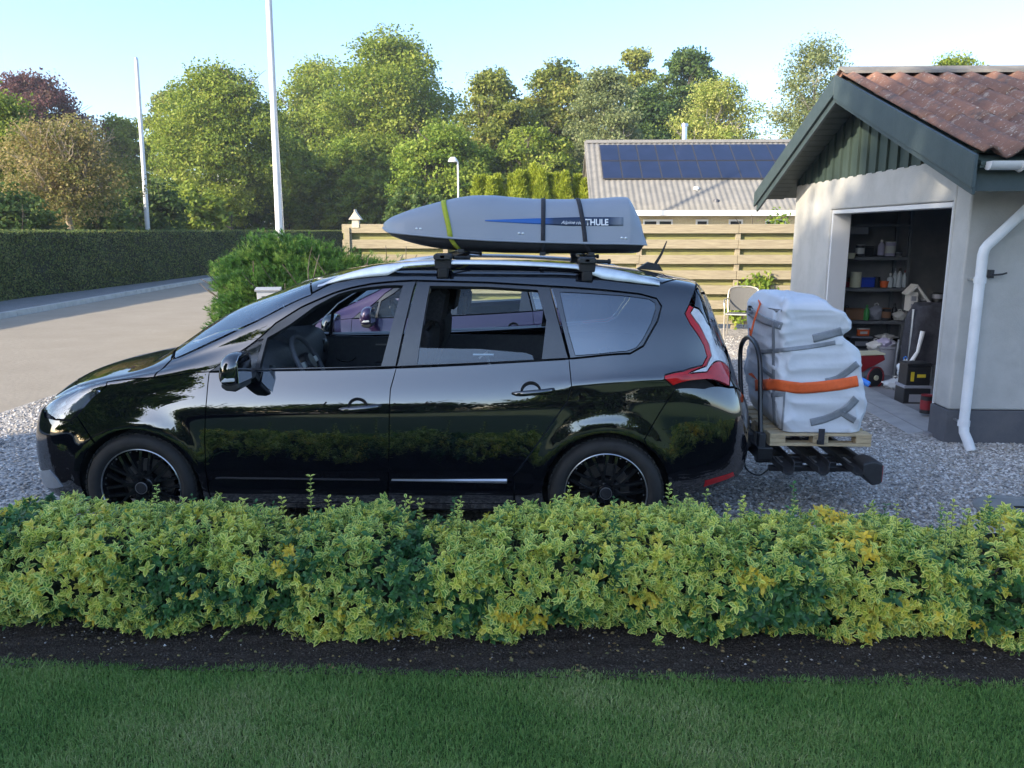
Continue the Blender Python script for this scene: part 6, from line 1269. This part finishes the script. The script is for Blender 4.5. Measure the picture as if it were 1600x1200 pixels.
# ================================================================ CARRIER, PALLET, WRAPPED BUNDLE
O8 = Vector((1.9, 5.4, 0)); ca = thing('tow_bar_carrier', 'black tow bar carrier platform sticking out behind the black car', 'carrier', O8)
bk = mat('carrier_steel', (.010, .010, .012), (.018, .018, .02), 20, rough=.38, coat=.3); bkp = mat('carrier_plastic', (.018, .019, .022), (.028, .029, .033), 20, rough=.5)
def cb_(mb, name, m=None, parent=None, **k): mb.v = [tuple(Vector(p) - O8) for p in mb.v]; return mb.build(name, m or bk, parent or ca, **k)
cb_(MB().box(1.15, 1.5, 5.27, 5.35, .36, .44).box(1.42, 1.52, 4.98, 5.75, .38, .47).lathe([(0, .34), (.05, .34), (.05, .5), (0, .5)], c=(1.36, 5.31, 0), n=16), 'tow_beam', bevel=.01)
cb_(MB().box(1.45, 2.10, 5.10, 5.16, .33, .38), 'side_rail', bevel=.008); cb_(MB().box(1.45, 2.10, 5.58, 5.64, .33, .38), 'side_rail', bevel=.008)
for k, x in enumerate((1.58, 1.80, 2.02)):
    v = []; f = []; ys = np.linspace(4.84, 6.0, 26); prof = [(-.062, .030), (-.060, -.012), (-.025, -.026), (.025, -.026), (.060, -.012), (.062, .030), (.052, .030), (.048, -.002), (.02, -.014), (-.02, -.014), (-.048, -.002), (-.052, .030)]
    for y in ys:
        e = min(1, (y - 4.84) / .08, (6.0 - y) / .08); w_ = .55 + .45 * max(0, e)**.5
        for a, b in prof: v.append((x + a * w_, y, .375 + b - .02 * (1 - e)))
    for i in range(len(ys) - 1):
        for j in range(12): a = i * 12 + j; b = i * 12 + (j + 1) % 12; f.append((a, b, b + 12, a + 12))
    f += [tuple(range(12)), tuple((len(ys) - 1) * 12 + j for j in range(11, -1, -1))]
    tr = cb_(MB().add(v, f), 'wheel_tray', bkp, smooth=True, ang=40); cb_(MB().box(x - .006, x + .006, 4.98, 5.16, .372, .376), 'rail_insert', M['silver'], tr)
cb_(MB().box(1.50, 2.08, 4.98, 5.02, .31, .345).box(1.66, 1.72, 5.0, 5.1, .30, .37).box(1.88, 1.94, 5.0, 5.1, .30, .37), 'cross_rail', bevel=.006)
lbx = cb_(MB().prism([(2.05, .33), (2.05, .40), (2.12, .42), (2.18, .40), (2.18, .27), (2.12, .255)], 1, 4.86, 5.04).box(2.10, 2.16, 5.04, 5.78, .30, .37).prism([(2.05, .33), (2.05, .40), (2.12, .42), (2.18, .40), (2.18, .27), (2.12, .255)], 1, 5.78, 6.0), 'light_bar', bkp, bevel=.014, seg=3)
cb_(MB().box(2.181, 2.187, 4.88, 5.02, .28, .385), 'rear_lamp', M['red'], lbx)
hoop = [at(a, b, X=1.45) for a, b in ((1189, 700), (1188, 640), (1188, 585), (1186, 555), (1180, 536), (1170, 527), (1162, 532), (1157, 548), (1157, 590), (1160, 640), (1163, 690))]
cb_(MB().tube(smooth_path(hoop, 5), .0165, 12), 'hoop', smooth=True, ang=180)
cb_(MB().box(1.425, 1.475, hoop[0].y - .02, hoop[0].y + .03, .38, .56).box(1.425, 1.475, hoop[-1].y - .03, hoop[-1].y + .04, .38, .58).box(1.37, 1.44, 5.15, 5.45, .42, .52), 'clamp', bkp, bevel=.012)
cb_(MB().tube(smooth_path([(1.40, 5.2, .42), (1.38, 5.1, .30), (1.46, 5.05, .26), (1.55, 5.06, .33)], 6), .005, 6), 'lead', M['rubber'])
# pallet
pw = mat('pallet_wood', (.50, .40, .25), (.40, .31, .19), 7, rough=.85, bump=.3, bscale=30, stretch=(1, 6, 6)); px0, px1, py0, py1 = 1.50, 2.15, 5.0, 5.84; pz = .475
pl = thing('pallet', 'small wooden pallet lying on the black carrier under the bundle', 'pallet', (px0, py0, pz)); Lx, Ly = px1 - px0, py1 - py0
for y in (0, Ly / 2 - .04, Ly - .08): MB().box(0, Lx, y, y + .08, 0, .02).build('skid', pw, pl, bevel=.003)
for y in (0, Ly / 2 - .04, Ly - .08):
    for x in (0, Lx / 2 - .05, Lx - .10): MB().box(x, x + .10, y, y + .08, .021, .052).build('block', pw, pl, bevel=.003)
for x in (0, Lx / 2 - .05, Lx - .1): MB().box(x, x + .1, 0, Ly, .053, .066).build('stringer', pw, pl, bevel=.003)
for k in range(6): y = k * (Ly - .10) / 5; MB().box(0, Lx, y, y + .10, .067, .082).build('deck_board', pw, pl, bevel=.003)
# bundle
from mathutils import noise
zB = pz + .084; lv = [(672, 1225, 1333), (650, 1215, 1341), (610, 1213, 1341), (585, 1213, 1342), (560, 1214, 1339), (545, 1214, 1334), (532, 1215, 1319), (524, 1215, 1309), (512, 1216, 1322), (500, 1217, 1319), (488, 1220, 1309), (480, 1226, 1290)]
YN, YF = 5.02, 5.86; prof = []
for py, xl_, xr_ in lv: a = at(xl_, py, Y=YN + .02); b = at(xr_, py, Y=YN + .12); prof.append((a.z, a.x, b.x))
prof = np.array(prof); zz0 = prof[0, 0]; zs_ = np.linspace(zB, prof[-1, 0] + .035, 84); fl_ = pchip(prof[:, 0], prof[:, 1]); fr_ = pchip(prof[:, 0], prof[:, 2]); zt_ = prof[-1, 0]
O9 = Vector((1.85, 5.4, zB)); bd = thing('wrapped_bundle', 'big white tarpaulin bundle bound with tape and straps on the pallet', 'bundle', O9); v = []; f = []; NR = 168
def ring(z, shrink=0.0, zo=0.0):
    x0, x1 = float(fl_(z)), float(fr_(z)); y0, y1 = YN, YF - .10 * max(0, (zB + .35 - z)) ; cx_, cy_ = (x0 + x1) / 2, (y0 + y1) / 2; hx, hy = (x1 - x0) / 2, (y1 - y0) / 2; out = []
    bulge = (z - prof[:, 0].min())
    for k in range(NR):
        a = 2 * pi * (k + .5) / NR; c, s = cos(a), sin(a); p_ = .17; x = hx * float(ce(c, p_)); y = hy * float(ce(s, p_)); q = 1 - shrink
        if x > 0 and shrink == 0: x = x * (1 - .10 * max(0, y / hy))
        P_ = Vector((cx_ + x * q, cy_ + y * q, z + zo)); w1 = noise.noise(P_ * 3.6) * .030 - abs(noise.noise(Vector((P_.x * 7, P_.y * 7, P_.z * 3.2)))) * .026 - abs(noise.noise(Vector((P_.x * 5 + 5 + P_.z * 4, P_.y * 5 - P_.z * 3, P_.z * 5)))) * .024 - abs(noise.noise(P_ * 12)) ** .7 * .022 + .026 
        d = Vector((x / hx, y / hy, .0)).normalized(); 
        if shrink > 0: P_.z += w1 * .8
        else: P_ += d * w1
        out.append(P_ - O9)
    return out
rings = [ring(zB + .0, .06)] + [ring(float(z)) for z in zs_ if z <= zt_] + [ring(zt_, s, zo) for s, zo in ((.015, .012), (.05, .026), (.12, .038), (.25, .048), (.45, .055), (.7, .058), (.92, .058))]
for r_ in rings: v += r_
for i in range(len(rings) - 1):
    for k in range(NR): a = i * NR + k; b = i * NR + (k + 1) % NR; f.append((a, b, b + NR, a + NR))
f.append(tuple((len(rings) - 1) * NR + k for k in range(NR))); f.append(tuple(range(NR - 1, -1, -1)))
tarp = mat('white_tarpaulin', (.62, .65, .70), (.56, .59, .64), 3, rough=.45, bump=.35, bscale=16); 
cv = MB().add(v, f).build('tarpaulin', tarp, bd, smooth=True, ang=180); sb = cv.modifiers.new('s', 'SUBSURF'); sb.levels = sb.render_levels = 1
bb = bvh_of(cv); tape = mat('grey_tape', (.20, .22, .25), (.26, .28, .31), 20, rough=.4, bump=.2, bscale=60)
for pts, w_ in (([(1270, 529), (1290, 524), (1315, 517)], 13), ([(1182, 550), (1230, 546), (1270, 541), (1305, 535)], 7), ([(1266, 660), (1290, 654), (1320, 640), (1338, 622)], 12), ([(1290, 596), (1310, 590), (1340, 568)], 10), ([(1315, 645), (1336, 657)], 10), ([(1165, 482), (1190, 498), (1222, 510)], 12), ([(1205, 617), (1225, 615)], 8), ([(1226, 610), (1224, 645), (1222, 672)], 3), ([(1209, 500), (1209, 560), (1210, 640), (1212, 668)], 4.5), ([(1190, 575), (1210, 590)], 6)):
    strip_px(bb, pts, w_, 'tape', tape, bd, O9, .003)
orw = mat('orange_webbing', (.85, .14, .03), (.76, .12, .028), 40, rough=.7, bump=.15, bscale=400)
so_ = thing('ratchet_strap', 'wide orange strap round the white bundle with a loose blue end', 'strap', O9, group='orange straps on the bundle')
strip_px(bb, [(1181, 602), (1213, 601), (1250, 606), (1300, 602), (1340, 595)], 17, 'webbing', orw, so_, O9, .006, k=12)
zo_ = cast(bb, 1250, 606, 0).z
vb = []; NRs = 60
for k in range(NRs):      # the part of the strap that runs round behind
    a = R(-20) + R(215) * k / (NRs - 1); x0, x1 = float(fl_(zo_)), float(fr_(zo_)); cx_, cy_ = (x0 + x1) / 2, (YN + YF) / 2
    vb += [Vector((cx_ + ((x1 - x0) / 2 + .012) * float(ce(cos(a), .26)), cy_ + ((YF - YN) / 2 + .012) * float(ce(sin(a), .26)), zo_ + dz)) - O9 for dz in (-.035, .035)]
MB().add(vb, [(2 * i, 2 * i + 1, 2 * i + 3, 2 * i + 2) for i in range(NRs - 1)]).build('rear_webbing', orw, so_, smooth=True, ang=180)
p0 = at(1338, 591, Y=5.08) - O9; p1 = at(1358, 601, Y=5.02) - O9
MB().tube([p0, (p0 + p1) / 2 + Vector((0, 0, .004)), p1], .020, 8).build('blue_end', cols['blue2'], so_, bevel=.004)
s2 = thing('tie_strap', 'thin orange strap tying the black hoop to the top of the bundle', 'strap', O9, group='orange straps on the bundle')
hp1 = at(1172, 528, X=1.45) - O9; tp1 = cast(bb, 1190, 476, .012) - O9; tp2 = cast(bb, 1186, 484, .012) - O9
MB().tube([hp1, (hp1 + tp1) / 2 + Vector((-.01, -.01, 0)), tp1, tp1 + Vector((.04, .2, .02))], .007, 6).tube([hp1 + Vector((0, -.01, 0)), (hp1 + tp2) / 2 + Vector((-.03, -.02, -.03)), hp1 + Vector((.0, -.03, .02))], .005, 6).build('webbing', orw, s2, smooth=True)
tg_ = at(1283, 684, Y=4.96) - O9
bs2 = thing('binding_strap', 'black strap threaded through the pallet below the bundle', 'strap', O9)
MB().box(tg_.x - .02, tg_.x + .02, tg_.y - .006, tg_.y, tg_.z - .045, tg_.z + .06).build('webbing', blk, bs2, bevel=.002); MB().box(tg_.x - .03, tg_.x + .0, tg_.y - .02, tg_.y - .007, tg_.z - .04, tg_.z - .01).build('buckle', M['trim'], bs2, bevel=.003)

# ================================================================ SMALL THINGS ON THE GROUND
mh = at(1592, 797, Z=.01); t = thing('manhole_cover', 'round concrete manhole cover set in the gravel at the right', 'manhole cover', (mh.x, mh.y, .0))
MB().lathe([(0, .028), (.20, .028), (.215, .022), (.225, .028), (.25, .030), (.27, .02), (.275, 0)], n=48).build('cover', mat('cast_concrete', (.20, .21, .20), (.26, .26, .25), 6, rough=.9, bump=.3), t, smooth=True); MB().box(-.03, .03, -.01, .01, .029, .036).build('lifting_slot', M['dark'], t)
tw_ = at(1137, 540, Y=6.3)
# ================================================================ AIR
hz = MB().box(-170, 170, -45, 190, -1.2, 32).build('haze', None); tag(hz, None, None, None, 'stuff'); hz['label'] = 'thin morning air between the garden and the far trees'
hm_ = bpy.data.materials.new('haze'); hm_.use_nodes = True; n = hm_.node_tree.nodes; n.remove(n['Principled BSDF']); pv = n.new('ShaderNodeVolumePrincipled'); pv.inputs['Color'].default_value = (.88, .93, 1, 1); pv.inputs['Density'].default_value = .0008; pv.inputs['Anisotropy'].default_value = .3
hm_.node_tree.links.new(pv.outputs[0], n['Material Output'].inputs['Volume']); hz.data.materials.append(hm_)
